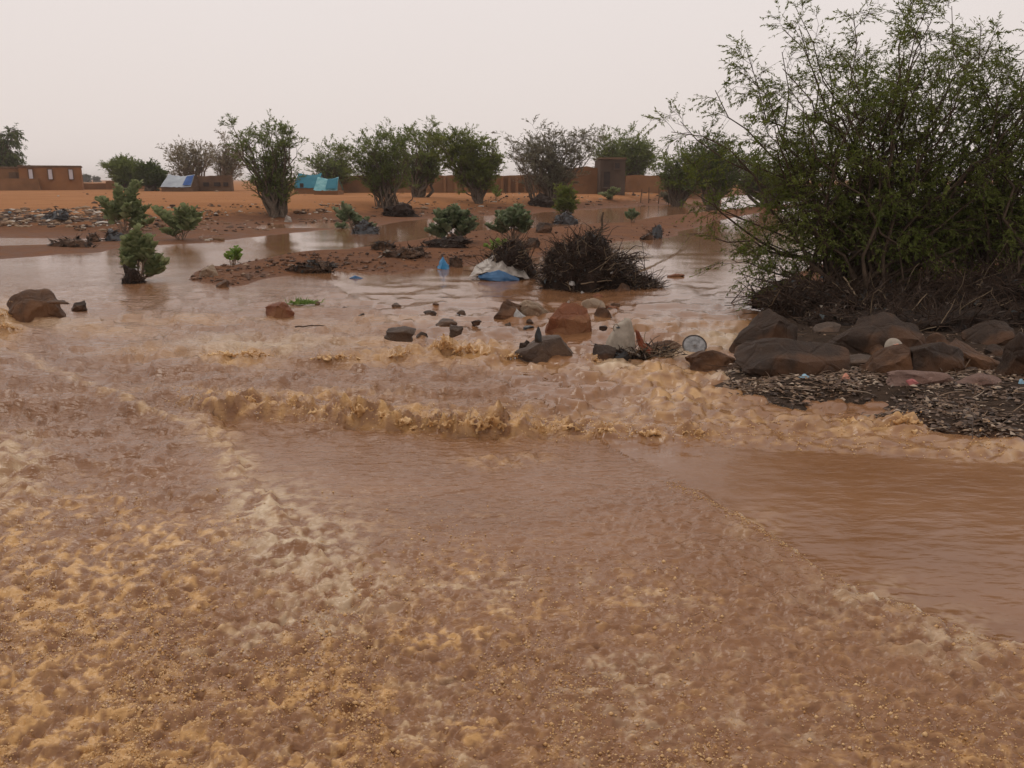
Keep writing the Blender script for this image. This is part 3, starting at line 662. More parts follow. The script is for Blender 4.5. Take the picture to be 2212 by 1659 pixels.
def bez_many(a, c, b, n, wob):
    t = np.linspace(0, 1, n)[None, :, None]; P = a[:, None] * (1 - t) ** 2 + 2 * c[:, None] * t * (1 - t) + b[:, None] * t * t
    g = RNG.normal(0, 1, (len(a), n, 3)); g = np.cumsum(g, 1); g -= g[:, :1] + (g[:, -1:] - g[:, :1]) * t
    return P + g * np.asarray(wob)[:, None, None]
def woody(name, label, cat, base, tips, leaf, bark, r0=.03, spread=.1, side=7, sub=5, slen=.5, blen=.22, nleaf=10, ll=.1, lw=.035, droop=0.0, flat=0.6, lift=1.12, group=None, bare=.3, thin=.2, wob=.02, leafy=.9):
    root = thing(name, label, cat, tuple(base), group); base = np.asarray(base, float)
    tb = MB(); lb = MB(); tip = np.array(tips, float); m = len(tip)
    b = base + np.column_stack([RNG.normal(0, spread, (m, 2)), np.full(m, -.05)]); v = tip - b
    L_ = np.linalg.norm(v, axis=1); P = bez_many(b, b + v * (.38, .38, .5 * lift), tip, 10, L_ * wob)
    tubes(tb, P, (r0 * RNG.uniform(.55, 1.1, m))[:, None] * (1 - .88 * np.linspace(0, 1, 10)) + .0015, 5)
    P1 = np.repeat(P, side, 0); k = len(P1); t = RNG.uniform(bare, 1.0, k); t[::side] = RNG.uniform(.93, 1, len(t[::side]))
    p, T = along(P1, t); d = nrm(T * .7 + unit(k) * (1, 1, flat) * .9 + np.array([0, 0, .12])); l1 = slen * RNG.uniform(.4, 1.1, k) * (1.15 - .5 * t)
    q = p + d * l1[:, None] + np.outer(-droop * l1, [0, 0, 1]); Q = bez_many(p, p + d * l1[:, None] * .55 + np.outer(.06 * l1, [0, 0, 1]), q, 5, l1 * .05)
    tubes(tb, Q, np.maximum(.25 * r0 * (1 - .6 * t), .003)[:, None] * np.linspace(1, .45, 5), 3)
    Q1 = np.repeat(Q, sub, 0); k = len(Q1); u = RNG.uniform(.2, 1.0, k); p, T = along(Q1, u)
    d = nrm(T * .8 + unit(k) * (1, 1, flat) * .8 - np.array([0, 0, droop * .5])); l2 = blen * RNG.uniform(.5, 1.2, k); e_ = p + d * l2[:, None] + np.outer(-droop * .5 * l2, [0, 0, 1])
    tubes(tb, np.stack([p, e_], 1), np.tile([.0026, .0014], (k, 1)) * (ll / .07) ** .5, 3)
    tb.build('trunk', bark, root, base)
    dens = np.clip(RNG.normal(leafy, .45, len(Q)), .1, 1.8)                 # some twigs bare, some thick
    cnt = RNG.poisson(nleaf * np.repeat(dens, sub)); r = np.repeat(np.arange(k), cnt); n = len(r)
    h = RNG.uniform(thin, 1.05, n)[:, None]; LPt = p[r] + (e_ - p)[r] * h
    Dl = nrm(d[r] + unit(n) * (.9, .9, .55) - np.array([0, 0, droop]))
    tone = np.clip(np.repeat(RNG.uniform(0, 1, len(Q)), sub)[r] * .6 + RNG.uniform(0, .4, n), 0, 1)
    leaves(lb, LPt, Dl, ll * RNG.uniform(.6, 1.25, n), lw * RNG.uniform(.7, 1.2, n), rnd=tone)
    lb.build('crown', leaf, root, base, True, 'rnd')
    return root
def crown_tips(ells, d, n, shell=.35):
    "points in ellipsoids given by their outline in the photo (cx, cy, rx, ry) at depth d"
    out_ = []
    w_ = np.array([e_[2] * e_[3] for e_ in ells], float); w_ /= w_.sum()
    for e_, k in zip(ells, np.maximum(1, np.round(w_ * n)).astype(int)):
        for q in range(k):
            u = unit(1)[0]; u[2] = abs(u[2]) * 1.0 if RNG.uniform() < .72 else u[2]
            r = RNG.uniform(shell, 1.0)
            out_.append(atd(e_[0] + u[0] * e_[2] * r * 1.34, e_[1] - u[2] * e_[3] * r, d + u[1] * r * e_[2] * d / FD))
    return out_
def tree_at(name, label, bx, by, ells, n, leaf, bark=None, d=None, group=None, cat='tree', **kw):
    if d is None: b = surf(bx, by); d = depth(b)
    else:
        b = atd(bx, by, d); b[2] = gz(b[0], b[1])
    s = d / FD
    kw.setdefault('slen', 46 * s); kw.setdefault('blen', 20 * s); kw.setdefault('ll', 7.0 * s); kw.setdefault('lw', 2.0 * s); kw.setdefault('flat', .25); kw.setdefault('bare', .2); kw.setdefault('lift', .95); kw.setdefault('wob', .03); kw.setdefault('r0', 4.0 * s); kw.setdefault('spread', 5 * s)
    return woody(name, label, cat, b, crown_tips(ells, d, n), leaf, bark or M_GREYBARK, group=group, **kw)

G_T = 'trees along the far bank'
tree_at('acacia_tree', 'vase shaped acacia with many stems, standing alone on the left of the far bank', 600, 468, [(560, 320, 62, 52), (612, 345, 36, 72), (520, 298, 40, 28), (610, 300, 28, 34), (590, 410, 40, 40)], 44, M_ACACIA, side=8, sub=5, nleaf=7, group=G_T, spread=.16)
tree_at('acacia_tree', 'low spreading acacia behind the teal roofed hut', 716, 405, [(705, 352, 44, 28), (735, 375, 45, 25)], 26, M_ACACIA, d=66, side=8, sub=5, nleaf=6, group=G_T)
tree_at('acacia_tree', 'broad multi stemmed acacia right of the teal hut, its stems meeting in dark wrack', 845, 452, [(800, 330, 50, 45), (830, 350, 62, 60), (770, 350, 34, 40), (860, 310, 40, 32)], 46, M_ACACIA, side=8, sub=5, nleaf=7, group=G_T, spread=.28, r0=.045)
tree_at('acacia_tree', 'tall feathery acacia in the middle of the row, filling the gap before the rounded tree', 905, 420, [(890, 330, 46, 50), (925, 310, 36, 36), (905, 370, 50, 36)], 40, M_ACACIA, d=50, side=8, sub=5, nleaf=7, group=G_T)
tree_at('round_tree', 'dense rounded green tree on a short forked trunk, left of the grey acacia', 1034, 441, [(1010, 340, 56, 56), (1035, 355, 36, 42), (985, 320, 34, 36)], 46, M_LEAF, side=9, sub=6, nleaf=9, group=G_T, spread=.06, r0=.06)
tree_at('grey_acacia', 'flat topped grey green acacia with dark trunks rising from driftwood', 1190, 438, [(1190, 312, 52, 34), (1175, 345, 56, 40), (1255, 310, 44, 30), (1140, 350, 34, 40), (1225, 350, 40, 26)], 50, M_GREYLEAF, side=8, sub=5, nleaf=6, group=G_T, spread=.18, r0=.07)
tree_at('sparse_acacia', 'thin bare branched acacia leaning left of the grey acacia', 1156, 438, [(1115, 325, 18, 30), (1130, 355, 20, 30), (1100, 305, 10, 8)], 9, M_GREYLEAF, side=5, sub=4, nleaf=4, group=G_T, spread=.1, r0=.05)
tree_at('umbrella_acacia', 'single trunked umbrella acacia in front of the grey block house', 1355, 414, [(1345, 322, 52, 32), (1385, 350, 40, 34), (1312, 345, 34, 30), (1355, 362, 40, 26)], 60, M_ACACIA, side=8, sub=5, nleaf=7, group=G_T, spread=.02, r0=.075, bare=.4)
tree_at('acacia_bush', 'rounded green acacia bush between the umbrella acacia and the big mesquite', 1468, 402, [(1470, 365, 34, 30), (1440, 372, 26, 24), (1505, 352, 40, 40)], 34, M_ACACIA, d=52, side=8, sub=5, nleaf=7, group=G_T)
tree_at('acacia_bush', 'tall dark green bush seen through the left twigs of the big mesquite', 1540, 408, [(1530, 340, 42, 50), (1560, 370, 44, 36)], 36, M_DARKLEAF, d=45, side=8, sub=5, nleaf=9, group=G_T)
tree_at('acacia_bush', 'long low green thicket behind the crown of the big mesquite', 1660, 408, [(1640, 378, 70, 26), (1730, 380, 60, 24), (1590, 380, 40, 22)], 40, M_ACACIA, d=48, side=8, sub=5, nleaf=7, group=G_T)
tree_at('dark_tree', 'dark drooping tree cut off by the left edge, behind the mud house', -8, 405, [(-5, 310, 46, 50), (18, 335, 28, 28), (-40, 340, 30, 40)], 44, M_DARKLEAF, d=92, side=9, sub=6, nleaf=9, group=G_T, droop=.5)
tree_at('round_bush', 'olive round bush, left one of the pair beside the pale tarpaulin tent', 272, 406, [(270, 372, 28, 26), (258, 365, 18, 18), (285, 385, 20, 20)], 34, M_ACACIA, d=78, side=8, sub=5, nleaf=9, group=G_T, slen=.7)
tree_at('round_bush', 'dark green round bush touching the pale tarpaulin tent', 323, 406, [(322, 382, 23, 22), (330, 390, 18, 16)], 34, M_DARKLEAF, d=75, side=9, sub=6, nleaf=10, group=G_T, slen=.5)
tree_at('pale_acacia', 'pale leafless looking acacia behind the brown mud wall, left of two', 424, 402, [(410, 342, 42, 20), (440, 345, 28, 18), (378, 345, 20, 10)], 26, M_PALELEAF, M_PALEBARK, d=80, side=7, sub=5, nleaf=4, group=G_T)
tree_at('pale_acacia', 'pale thin acacia half hidden by the vase shaped acacia', 488, 402, [(488, 335, 26, 22), (495, 360, 22, 20)], 22, M_PALELEAF, M_PALEBARK, d=78, side=7, sub=5, nleaf=4, group=G_T)
tree_at('distant_tree', 'tiny blue grey tree on the horizon right of the mud house', 185, 392, [(184, 385, 12, 6), (178, 386, 7, 4)], 26, M_FARLEAF, d=300, side=8, sub=5, nleaf=7, group=G_T, slen=1.2, blen=.6, ll=.4, lw=.2)
tree_at('distant_tree', 'faint speck of a tree on the horizon beside the round bushes', 208, 391, [(208, 387, 7, 3)], 14, M_FARLEAF, d=320, side=8, sub=5, nleaf=7, group=G_T, slen=1.0, blen=.5, ll=.4, lw=.2)

# the big mesquite on the right
bb = surf(1850, 625); D0 = depth(bb)
def tipd(X, Y, dd): return atd(X, Y, D0 + dd)
TL = [(1450, 285, .2), (1470, 262, .5), (1545, 195, .2), (1600, 155, -.2), (1610, 100, .3), (1690, 62, 0), (1715, 8, .2), (1640, 215, .6), (1500, 350, .3), (1480, 405, -.1), (1520, 455, .2), (1545, 515, -.2), (1580, 560, -.4), (1600, 590, -.5), (1570, 320, .4), (1620, 300, -.3)]
woody_kw = dict(leaf=M_LEAF, bark=M_BARK, r0=.030, spread=.24, side=13, sub=8, slen=.66, blen=.26, nleaf=10, ll=.053, lw=.0155, droop=.2, flat=.85, bare=.22, lift=1.0, wob=.035, leafy=1.0)
tips = [tipd(X_, Y_, d_) for X_, Y_, d_ in TL]
for q in range(46):
    X_ = RNG.uniform(1660, 2420); top = 60 - 75 * math.sin(max(0, min(1, (X_ - 1700) / 520)) * math.pi)
    tips.append(tipd(X_, top + abs(RNG.normal(0, 150)), RNG.uniform(-.9, 1.6)))
for q in range(10): tips.append(tipd(RNG.uniform(1840, 2200), RNG.uniform(10, 260), RNG.uniform(-.9, 1.3)))
for q in range(40): tips.append(tipd(RNG.uniform(1680, 2420), RNG.uniform(150, 480), RNG.uniform(-1.0, 1.4)))
for q in range(8): tips.append(tipd(RNG.uniform(2120, 2500), RNG.uniform(380, 540), RNG.uniform(-.6, 1.0)))
woody('mesquite_bush', 'large spreading mesquite bush of many stems on the right bank, branches over the water', 'bush', bb, tips, **woody_kw)
# second clump close to the right edge
b2 = surf(2190, 640); tips = [atd(RNG.uniform(2060, 2480), RNG.uniform(20, 470), depth(b2) + RNG.uniform(-.6, 1.2)) for q in range(34)]
kw2 = dict(woody_kw); kw2['spread'] = .3
woody('mesquite_bush', 'smaller mesquite bush crowding the large one at the right edge', 'bush', b2, tips, **kw2)

def milkweed(label, bx, by, stems, leaf, ll=.13, n=15, group='broad leaved milkweed shrubs', name='milkweed_shrub', wob=.04, d=None, sr=.012, start=.25):
    "upright stems with paired broad blades; stems = tips (X, Y) in the photo"
    b = surf(bx, by) if d is None else atd(bx, by, d); dd = depth(b); root = thing(name, label, 'shrub', tuple(b), group)
    tb = MB(); lb = MB(); LP_ = []; LV_ = []; LL_ = []; n = int(n * 1.15); ll *= 1.6; start = max(start, .5)
    stems = list(stems) + [(X_ + RNG.normal(0, 12), Y_ + RNG.normal(8, 8)) for X_, Y_ in stems[::2]]
    for (X_, Y_) in stems:
        tip = atd(X_, Y_, dd + RNG.normal(0, 14) * dd / FD); a = b + np.array([RNG.normal(0, .05), RNG.normal(0, .05), -.04]); v = tip - a
        P = bez(a, a + v * (.45, .45, .6), tip, 8, wob * .3); tube(tb, P, np.linspace(sr, sr * .4, 8), 5, False)
        for k in range(n):
            t = start + (1 - start) * k / (n - 1); i = min(int(t * 7), 6); f = t * 7 - i; p = P[i] * (1 - f) + P[i + 1] * f
            a0 = k * 1.57 + RNG.normal(0, .6)
            for s_ in (0, math.pi):
                dv = np.array([math.cos(a0 + s_), math.sin(a0 + s_), (.35 + .9 * t + RNG.normal(0, .3))])
                l_ = ll * RNG.uniform(.7, 1.15) * (1 - .35 * max(0, t - .7) / .3)
                LP_.append(p); LV_.append(dv); LL_.append(l_)
    blades(lb, np.array(LP_), np.array(LV_), np.array(LL_), np.array(LL_) * .66)
    tb.build('stem', M_PALEBARK, root, b); lb.build('foliage', leaf, root, b, True, 'rnd')
    return root
def fan(x0, x1, ytop, n, jit=14, edge=40):
    "stem tips fanned across a rounded top"
    xs = np.linspace(x0, x1, n); c = (x0 + x1) / 2; h = (x1 - x0) / 2
    return [(X_ + RNG.normal(0, 4), ytop + edge * abs((X_ - c) / h) ** 2 + RNG.uniform(0, jit)) for X_ in xs]
milkweed('tall milkweed shrub on the left bank, its top spikes reaching above the bank', 270, 505, [(213, 432), (232, 445), (253, 405), (265, 425), (290, 398), (302, 440), (322, 450), (248, 450), (315, 470), (330, 480), (280, 440), (225, 460)], M_MILKLEAF, .17, 16)
milkweed('low milkweed shrub right of the tall one, at the edge of the sand', 392, 518, [(346, 455), (362, 470), (385, 455), (402, 448), (420, 455), (428, 480), (375, 485), (410, 480)], M_MILKLEAF, .16, 12)
milkweed('milkweed shrub standing in the flood with wrack caught at its foot', 295, 606, [(270, 520), (300, 492), (322, 515), (335, 530), (268, 548), (345, 560), (360, 570), (310, 535), (290, 515)], M_MILKLEAF, .125, 11)
milkweed('wet milkweed shrub weighed down by rubbish at the far waterline', 762, 492, [(722, 455), (740, 440), (752, 450), (775, 470), (795, 475), (810, 490), (730, 470), (785, 485), (760, 460)], M_MILKDARK, .15, 11)
milkweed('bushy dark milkweed on the sand island, left of two', 985, 526, fan(930, 1035, 445, 13), M_MILKDARK, .14, 14)
milkweed('glossy milkweed on the sand island growing above the plastic covered heap', 1112, 522, fan(1070, 1150, 442, 12, 14, 30), M_MILKDARK, .135, 14)
milkweed('pale green sprout at the left end of the sand island', 505, 572, [(494, 548), (507, 545), (519, 544), (512, 552)], M_BRIGHT, .09, 6)
milkweed('small grey green shrub on the tip of sand right of the upright stick', 1366, 478, [(1355, 462), (1364, 457), (1375, 464)], M_MILKDARK, .13, 7)
milkweed('fresh green leaves sprouting from the plastic covered heap', 1076, 548, [(1062, 525), (1078, 520), (1093, 522), (1070, 535)], M_BRIGHT, .075, 6)
milkweed('low round shrub before the grey block house', 1320, 430, fan(1307, 1334, 404, 7, 6, 12), M_MILKLEAF, .2, 10)
milkweed('thin shrub in front of the long mud wall', 1072, 436, [(1062, 405), (1075, 402), (1083, 412)], M_ACACIA, .12, 7)
tree_at('willowy_shrub', 'narrow upright green shrub with rubbish round its foot, midstream', 1224, 470, [(1222, 430, 16, 26), (1225, 450, 14, 18)], 22, M_LEAF, side=5, sub=4, nleaf=9, cat='shrub', r0=.012, spread=.05, slen=.35, blen=.2, ll=.16, lw=.035)
tree_at('low_shrub', 'grey green shrub caught with rubbish at the far waterline, beside the mesquite', 1448, 441, [(1442, 430, 18, 12), (1456, 432, 12, 9)], 14, M_GREYLEAF, side=5, sub=4, nleaf=8, cat='shrub', r0=.015, slen=.35, blen=.2, ll=.16, lw=.06)
# tuft of grass in the water
b = surf(655, 656); root = thing('grass_tuft', 'bright green tuft of grass half drowned in the brown water', 'grass', tuple(b)); lb = MB()
n = 260; P = b + RNG.normal(0, 1, (n, 3)) * (.085, .05, 0); D = nrm(unit(n) * (1, 1, .3) + np.array([.3, 0, .35]))
leaves(lb, P, D, RNG.uniform(.05, .12, n), .012); lb.build('blades', M_BRIGHT, root, b, True, 'rnd')['kind'] = 'stuff'
# ------------------------------------------------------------------ rocks
def col_mat(name, stops, rough=.75):
    m = Mat(name, rough, .3); r = m.n('ShaderNodeValToRGB'); r.color_ramp.interpolation = 'CONSTANT'; m.l(m.attr('rnd').outputs['Fac'], r.inputs[0]); e = r.color_ramp.elements
    while len(e) < len(stops): e.new(.5)
    for k, (p_, c_) in enumerate(stops): e[k].position = p_; e[k].color = (*c_, 1)
    m.color(m.mix(.35, r.outputs[0], m.mix(m.noise(30, 3), (.05, .03, .02), (.4, .3, .2)), 'OVERLAY')); return m.m
M_SCRAP = col_mat('wrack_scraps', [(0, (.02, .014, .01)), (.45, (.06, .04, .028)), (.72, (.12, .085, .06)), (.88, (.06, .075, .08)), (.95, (.35, .31, .26))], .5)
B = 'boulders on the right bank'
def rock_mesh(seed, cuts=8, rough=.10, sub=4, peak=None, cone=0.0):
    rs = np.random.default_rng(seed); V = ICO[sub][0].copy()
    for k in range(cuts * 2):
        n = rs.normal(size=3) * (1, 1, .8); n /= np.linalg.norm(n); d = rs.uniform(.42, .80); h = V @ n
        V -= np.where(h > d, (h - d) * .96, 0)[:, None] * n
    if cone: V[:, :2] *= (1 - cone * np.clip(V[:, 2:3] + .3, 0, 1.3) / 1.3)
    if peak is not None:
        V[:, 0] += peak * V[:, 2]
    o = rs.uniform(0, 50, 3)
    dn = np.array([mnoise.fractal(Vector(v * 1.6 + o), 0.9, 2.1, 7) for v in V])
    V *= (1 + rough * dn)[:, None]
    q = np.clip(-V[:, 2] + .15, 0, 1); r_ = np.hypot(V[:, 0], V[:, 1]) + 1e-6; V[:, :2] *= (1 + q * np.clip(.95 / r_ - 1, -.1, 1.2))[:, None]
    V -= (V.max(0) + V.min(0)) / 2; V /= (V.max(0) - V.min(0)) / 2
    return V
def rock(label, X, Y, w_, h_, mat, seed, dep=.8, cuts=8, sink=.3, group=None, sub=4, rz=0.0, name='boulder', rough=.17, peak=None, tilt=0.0, cat='rock', zoff=0.0, cone=0.0):
    "X, Y = middle of its foot in the photo, w_ and h_ = size there"
    p = surf(X, Y); s = mpd(p); wx = w_ * s / 2 * (1.15 if cat == 'rock' else 1); wy = wx * dep; el = math.atan2(CAMH, p[1])
    sink = max(sink, .42); hz = max(h_ * s - wy * math.sin(el) * .8, h_ * s * .6) / (2 * (1 - sink)); 
    hz *= 1.06
    if group == B: wx *= 1.1; hz *= 1.05
    V = rock_mesh(seed, cuts, rough, sub, peak, cone) * (wx, wy, hz)
    cz, sz = math.cos(rz), math.sin(rz); V = np.stack([V[:, 0] * cz - V[:, 1] * sz, V[:, 0] * sz + V[:, 1] * cz, V[:, 2]], 1)
    if tilt: V[:, 2] += V[:, 0] * tilt
    me = new_mesh(name, V, ICO[sub][1], mat, True); me.set_sharp_from_angle(angle=math.radians(30)); o = obj(name, me, None, (p[0], p[1] + wy * .8, p[2] + hz * (1 - 2 * sink) + zoff))
    if cat in ('debris', 'rubbish') and w_ > 25 and name != 'plastic_piece':
        n = int(50 + w_ * 1.2); P = V[RNG.integers(0, len(V), n)] * 1.02; P = P[P[:, 2] > -hz * .6]; n = len(P)
        mb = MB(); D = nrm(unit(n) * (1, .8, .5)); Lt = RNG.uniform(.3, 1.0, n) * min(wx, .4)
        tubes(mb, bez_many(P - D * Lt[:, None] * .3, P, P + D * Lt[:, None] * .7, 4, Lt * .05), np.tile(np.linspace(.006, .003, 4), (n, 1)) * max(1, s / .008), 3)
        t = mb.build('twig_mass', M_TWIG, o); t['kind'] = 'stuff'
        mb = MB(); k = n // 2; leaves(mb, P[:k], D[:k] + np.array([0, -.3, .2]), Lt[:k] * .5, Lt[:k] * .22, .2); t = mb.build('scrap_mass', M_SCRAP, o, None, True, 'rnd'); t['kind'] = 'stuff'
    return tag(o, label, cat, group)
B = 'boulders on the right bank'; S_ = 'stones in the rapids'
rock('big brown double humped boulder at the left edge of the river', 64, 690, 112, 64, R_BROWN, 201, .75, 3, .2, peak=-.15, cone=.3)
rock('small dark pointed stone right of the left edge boulder', 168, 668, 32, 17, R_DARK, 2, .8, 7, .3, S_)
rock('long flat brown stone barely above the water, behind the left edge boulder', 120, 655, 44, 8, R_BROWN, 3, .5, 6, .4, S_)
rock('reddish wedge of stone lapped by water below the green tuft', 600, 680, 54, 26, R_RED, 4, .7, 7, .25, S_, peak=-.3)
rock('rounded grey stone, largest of the scattered stones in midstream', 862, 727, 62, 27, R_GREY, 5, .7, 7, .3, S_)
rock('small dark stone just right of the rounded grey one', 909, 731, 26, 14, R_DARK, 6, .8, 7, .3, S_)
rock('pale flat stone with a chip on it, amid the scattered stones', 964, 702, 42, 13, R_GREY, 7, .7, 7, .35, S_)
rock('grey square cut stone, rightmost of the scattered midstream stones', 985, 720, 27, 20, R_GREY, 8, .9, 8, .25, S_)
rock('tiny dark pebble stone above the pale flat stone', 928, 680, 26, 9, R_DARK, 9, .7, 6, .35, S_)
rock('lone dark lump of stone between the grey stones and the paired boulders', 1029, 700, 20, 9, R_DARK, 10, .7, 6, .35, S_)
rock('brown rounded boulder, left one of the pair with white plastic between', 1101, 688, 62, 40, R_BROWN, 11, .8, 7, .25)
rock('tan topped boulder, right one of the pair with white plastic between', 1156, 687, 64, 38, R_TAN, 12, .8, 8, .3)
rock('rust red block of rock with a broken face, midstream', 1231, 722, 92, 66, R_RED, 113, .8, 5, .2, cone=.12)
rock('tan stone behind the rust red block, upper of two', 1286, 670, 52, 24, R_TAN, 14, .7, 8, .3)
rock('brown stone with pale edge behind the rust red block, lower of two', 1304, 690, 42, 26, R_BROWN, 15, .8, 8, .25)
rock('thin brown stone slab beside the tan stone', 1322, 668, 34, 8, R_RED, 16, .5, 7, .4, S_)
rock('broad flat topped grey brown slab splashed on its left by ochre foam', 1193, 783, 142, 60, R_GREY, 17, .6, 6, .25, cone=.12)
rock('dark wet stone standing at the left end of the broad grey slab', 1137, 777, 30, 40, R_DARK, 18, .9, 7, .25)
rock('dark stone under the dirty white sack', 1304, 788, 66, 44, R_DARK, 19, .8, 7, .25)
rock('small low stone alone in the calm water right of the brush pile', 1461, 601, 34, 10, R_RED, 20, .7, 6, .35, S_)
rock('brown stone at the right foot of the brush pile', 1346, 632, 34, 20, R_BROWN, 21, .7, 7, .25, S_)
rock('brown little stone in the shadow of the brush pile', 1292, 643, 20, 8, R_RED, 22, .7, 6, .35, S_)
rock('big dark reddish boulder at the corner of the right bank', 1666, 758, 124, 84, R_DARK, 123, .85, 5, .2, B, cone=.1)
rock('wide dark pyramid of rock in front of the corner boulder', 1728, 808, 205, 74, R_DARK, 24, .6, 6, .3, B, peak=-.12, cone=.38)
rock('huge dark tilted slab under the mesquite debris', 1925, 762, 190, 82, R_DARK, 25, .7, 7, .25, B, tilt=.10)
rock('low brown rock between the round lid and the litter flat', 1545, 794, 95, 38, R_BROWN, 26, .6, 7, .3, B)
rock('ochre and brown block in front of the dark tilted slab', 1945, 808, 96, 62, R_BROWN, 27, .8, 9, .25, B)
rock('dark rounded boulder right of the ochre block', 2030, 808, 112, 66, R_DARK, 28, .8, 7, .25, B)
rock('flat pinkish rock lying on the litter at the right', 2005, 828, 128, 30, R_PINK, 29, .6, 7, .35, B)
rock('brown boulder with a pale ridge near the right edge', 2100, 800, 110, 62, R_BROWN, 30, .8, 8, .25, B)
rock('blackish boulder cut by the right edge of the picture', 2205, 812, 78, 92, R_DARK, 31, .8, 7, .2, B)
rock('dark boulder half hidden in the debris, second from the right edge', 2160, 745, 90, 48, R_DARK, 32, .8, 7, .3, B)
rock('small dark stone wedged under the corner boulder', 1645, 790, 60, 34, R_DARK, 33, .7, 7, .3, B)
rock('low grey stone between pyramid rock and ochre block', 1862, 790, 80, 22, R_GREY, 34, .6, 7, .35, B)
rock('purplish low rock resting on the litter flat at the right edge', 2125, 832, 90, 26, R_PINK, 35, .6, 7, .35, B)
rock('brown flat stone left of the round lid', 1435, 757, 80, 20, R_BROWN, 36, .5, 7, .35, B)
rs_ = np.random.default_rng(77)
MARK = [((1666, 740), 'corner boulder'), ((1728, 790), 'wide pyramid rock'), ((1925, 735), 'huge tilted slab'), ((1945, 790), 'ochre and brown block'), ((2030, 790), 'dark rounded boulder'), ((2100, 780), 'boulder with a pale ridge'), ((2195, 780), 'blackish edge boulder'), ((2160, 735), 'half hidden boulder'),
        ((1862, 785), 'low grey stone'), ((600, 672), 'reddish wedge of stone'), ((862, 718), 'rounded grey stone'), ((985, 712), 'square cut stone'), ((1101, 675), 'left paired boulder'), ((1156, 675), 'right paired boulder'), ((1231, 700), 'rust red block'), ((1286, 665), 'tan stone'), ((1193, 765), 'broad grey slab'), ((1340, 730), 'white sack')]
seen_ = set()
def near_label(X_, Y_, w_, what):
    for (mx_, my_), nm in sorted(MARK, key=lambda q: (q[0][0] - X_) ** 2 + ((q[0][1] - Y_) * 2) ** 2)[:6]:
        dx, dy = X_ - mx_, (Y_ - my_) * 2
        rel = ('right of' if dx > 0 else 'left of') if abs(dx) > abs(dy) else ('just in front of' if dy > 0 else 'behind')
        for size in (['wider', 'narrow'] if w_ > 30 else ['small', 'little', 'tiny']):
            lb_ = f'{size} {what} {rel} the {nm}'
            if lb_ not in seen_: seen_.add(lb_); return lb_
    return f'{what} among the others near the {nm}'
for k in range(20):
    X_ = rs_.uniform(1640, 2230); Y_ = rs_.uniform(700, 822); w_ = rs_.uniform(22, 58); kk = k % 4
    rock(near_label(X_, Y_, w_, ('dark wet stone', 'brown wet stone', 'dark wet stone', 'greyish wet stone')[kk]), X_, Y_, w_, w_ * rs_.uniform(.35, .6), (R_DARK, R_BROWN, R_DARK, R_GREY)[kk], 300 + k, .8, 6, .4, 'stones packed between the right bank boulders', 3, name='bank_stone', rz=rs_.uniform(-1, 1))
for k in range(12):
    X_ = rs_.uniform(640, 1330); Y_ = rs_.uniform(655, 735); w_ = rs_.uniform(10, 20); kk = k % 3
    rock(near_label(X_, Y_, w_, ('dark stone in the rapids', 'brown stone in the rapids', 'grey stone in the rapids')[kk]), X_, Y_, w_, w_ * rs_.uniform(.4, .6), (R_DARK, R_BROWN, R_GREY)[kk], 340 + k, .8, 6, .4, 'tiny stones in the rapids', 2, name='river_stone')
I_ = 'stones on the sand island'
rock('tan and dark block at the left tip of the sand island', 446, 596, 40, 23, R_TAN, 40, .9, 8, .25, I_)
rock('little brown pyramid stone below the left tip of the sand island', 480, 622, 28, 17, R_BROWN, 41, .8, 6, .2, I_)
rock('dark domed stone behind the brush pile', 1176, 500, 32, 19, R_DARK, 42, .8, 6, .25, I_)
rock('dark clod shaped stone left of the upright stick, near the brush pile', 1152, 531, 28, 17, R_DARK, 43, .8, 8, .25, I_)
rock('long dark lump of washed up wrack lying on the sand island', 670, 590, 112, 25, M_CLOD, 44, .35, 4, .3, None, rough=.25, name='wrack_clump', cat='debris')
rock('dark washed up clump in the middle of the sand island', 868, 556, 90, 20, M_CLOD, 45, .5, 4, .3, None, rough=.3, name='wrack_clump', cat='debris')
rock('small dark clump at the upper edge of the sand island', 828, 536, 56, 14, M_CLOD, 46, .5, 5, .3, None, rough=.3, name='wrack_clump', cat='debris')
rock('dark clump behind the blue bag', 905, 552, 40, 18, M_CLOD, 47, .6, 5, .3, None, rough=.3, name='wrack_clump', cat='debris')
rock('brown clod beside the blue bag', 985, 578, 30, 22, M_CLOD, 48, .7, 6, .3, None, rough=.2, name='wrack_clump', cat='debris')
rock('dark lump left of the grey rubbish bag on the sand spit', 1402, 518, 36, 16, M_CLOD, 49, .7, 6, .3, None, rough=.2, name='wrack_clump', cat='debris')
rock('dark rubbish heap on the left sand spit', 150, 534, 110, 17, M_CLOD, 50, .4, 4, .35, None, rough=.35, name='wrack_clump', cat='debris')
rock('dark maroon lump at the end of the left backwater', 198, 523, 34, 18, M_CLOD, 51, .6, 5, .3, None, rough=.3, name='wrack_clump', cat='debris')
rock('grey black rubbish heap at the foot of the tall milkweed', 240, 521, 54, 26, M_GREYPL, 52, .6, 5, .3, None, rough=.35, name='rubbish_heap', cat='rubbish')
rock('dark rubbish heap on the stony slope at the far left', 112, 478, 70, 24, M_GREYPL, 53, .6, 5, .3, None, rough=.35, name='rubbish_heap', cat='rubbish')
rock('dark flat rag on the orange bank', 232, 446, 44, 10, M_CLOD, 54, .5, 5, .35, None, rough=.3, name='rubbish_heap', cat='rubbish')
rock('shiny grey rubbish bag stuck on the right end of the sand island', 1420, 512, 26, 26, M_GREYPL, 55, .8, 8, .2, None, rough=.25, name='rubbish_bag', cat='rubbish')
rock('dark tangle washed against the stems of the broad acacia', 860, 470, 92, 30, M_CORE, 56, .6, 4, .3, None, rough=.4, name='wrack_clump', cat='debris')
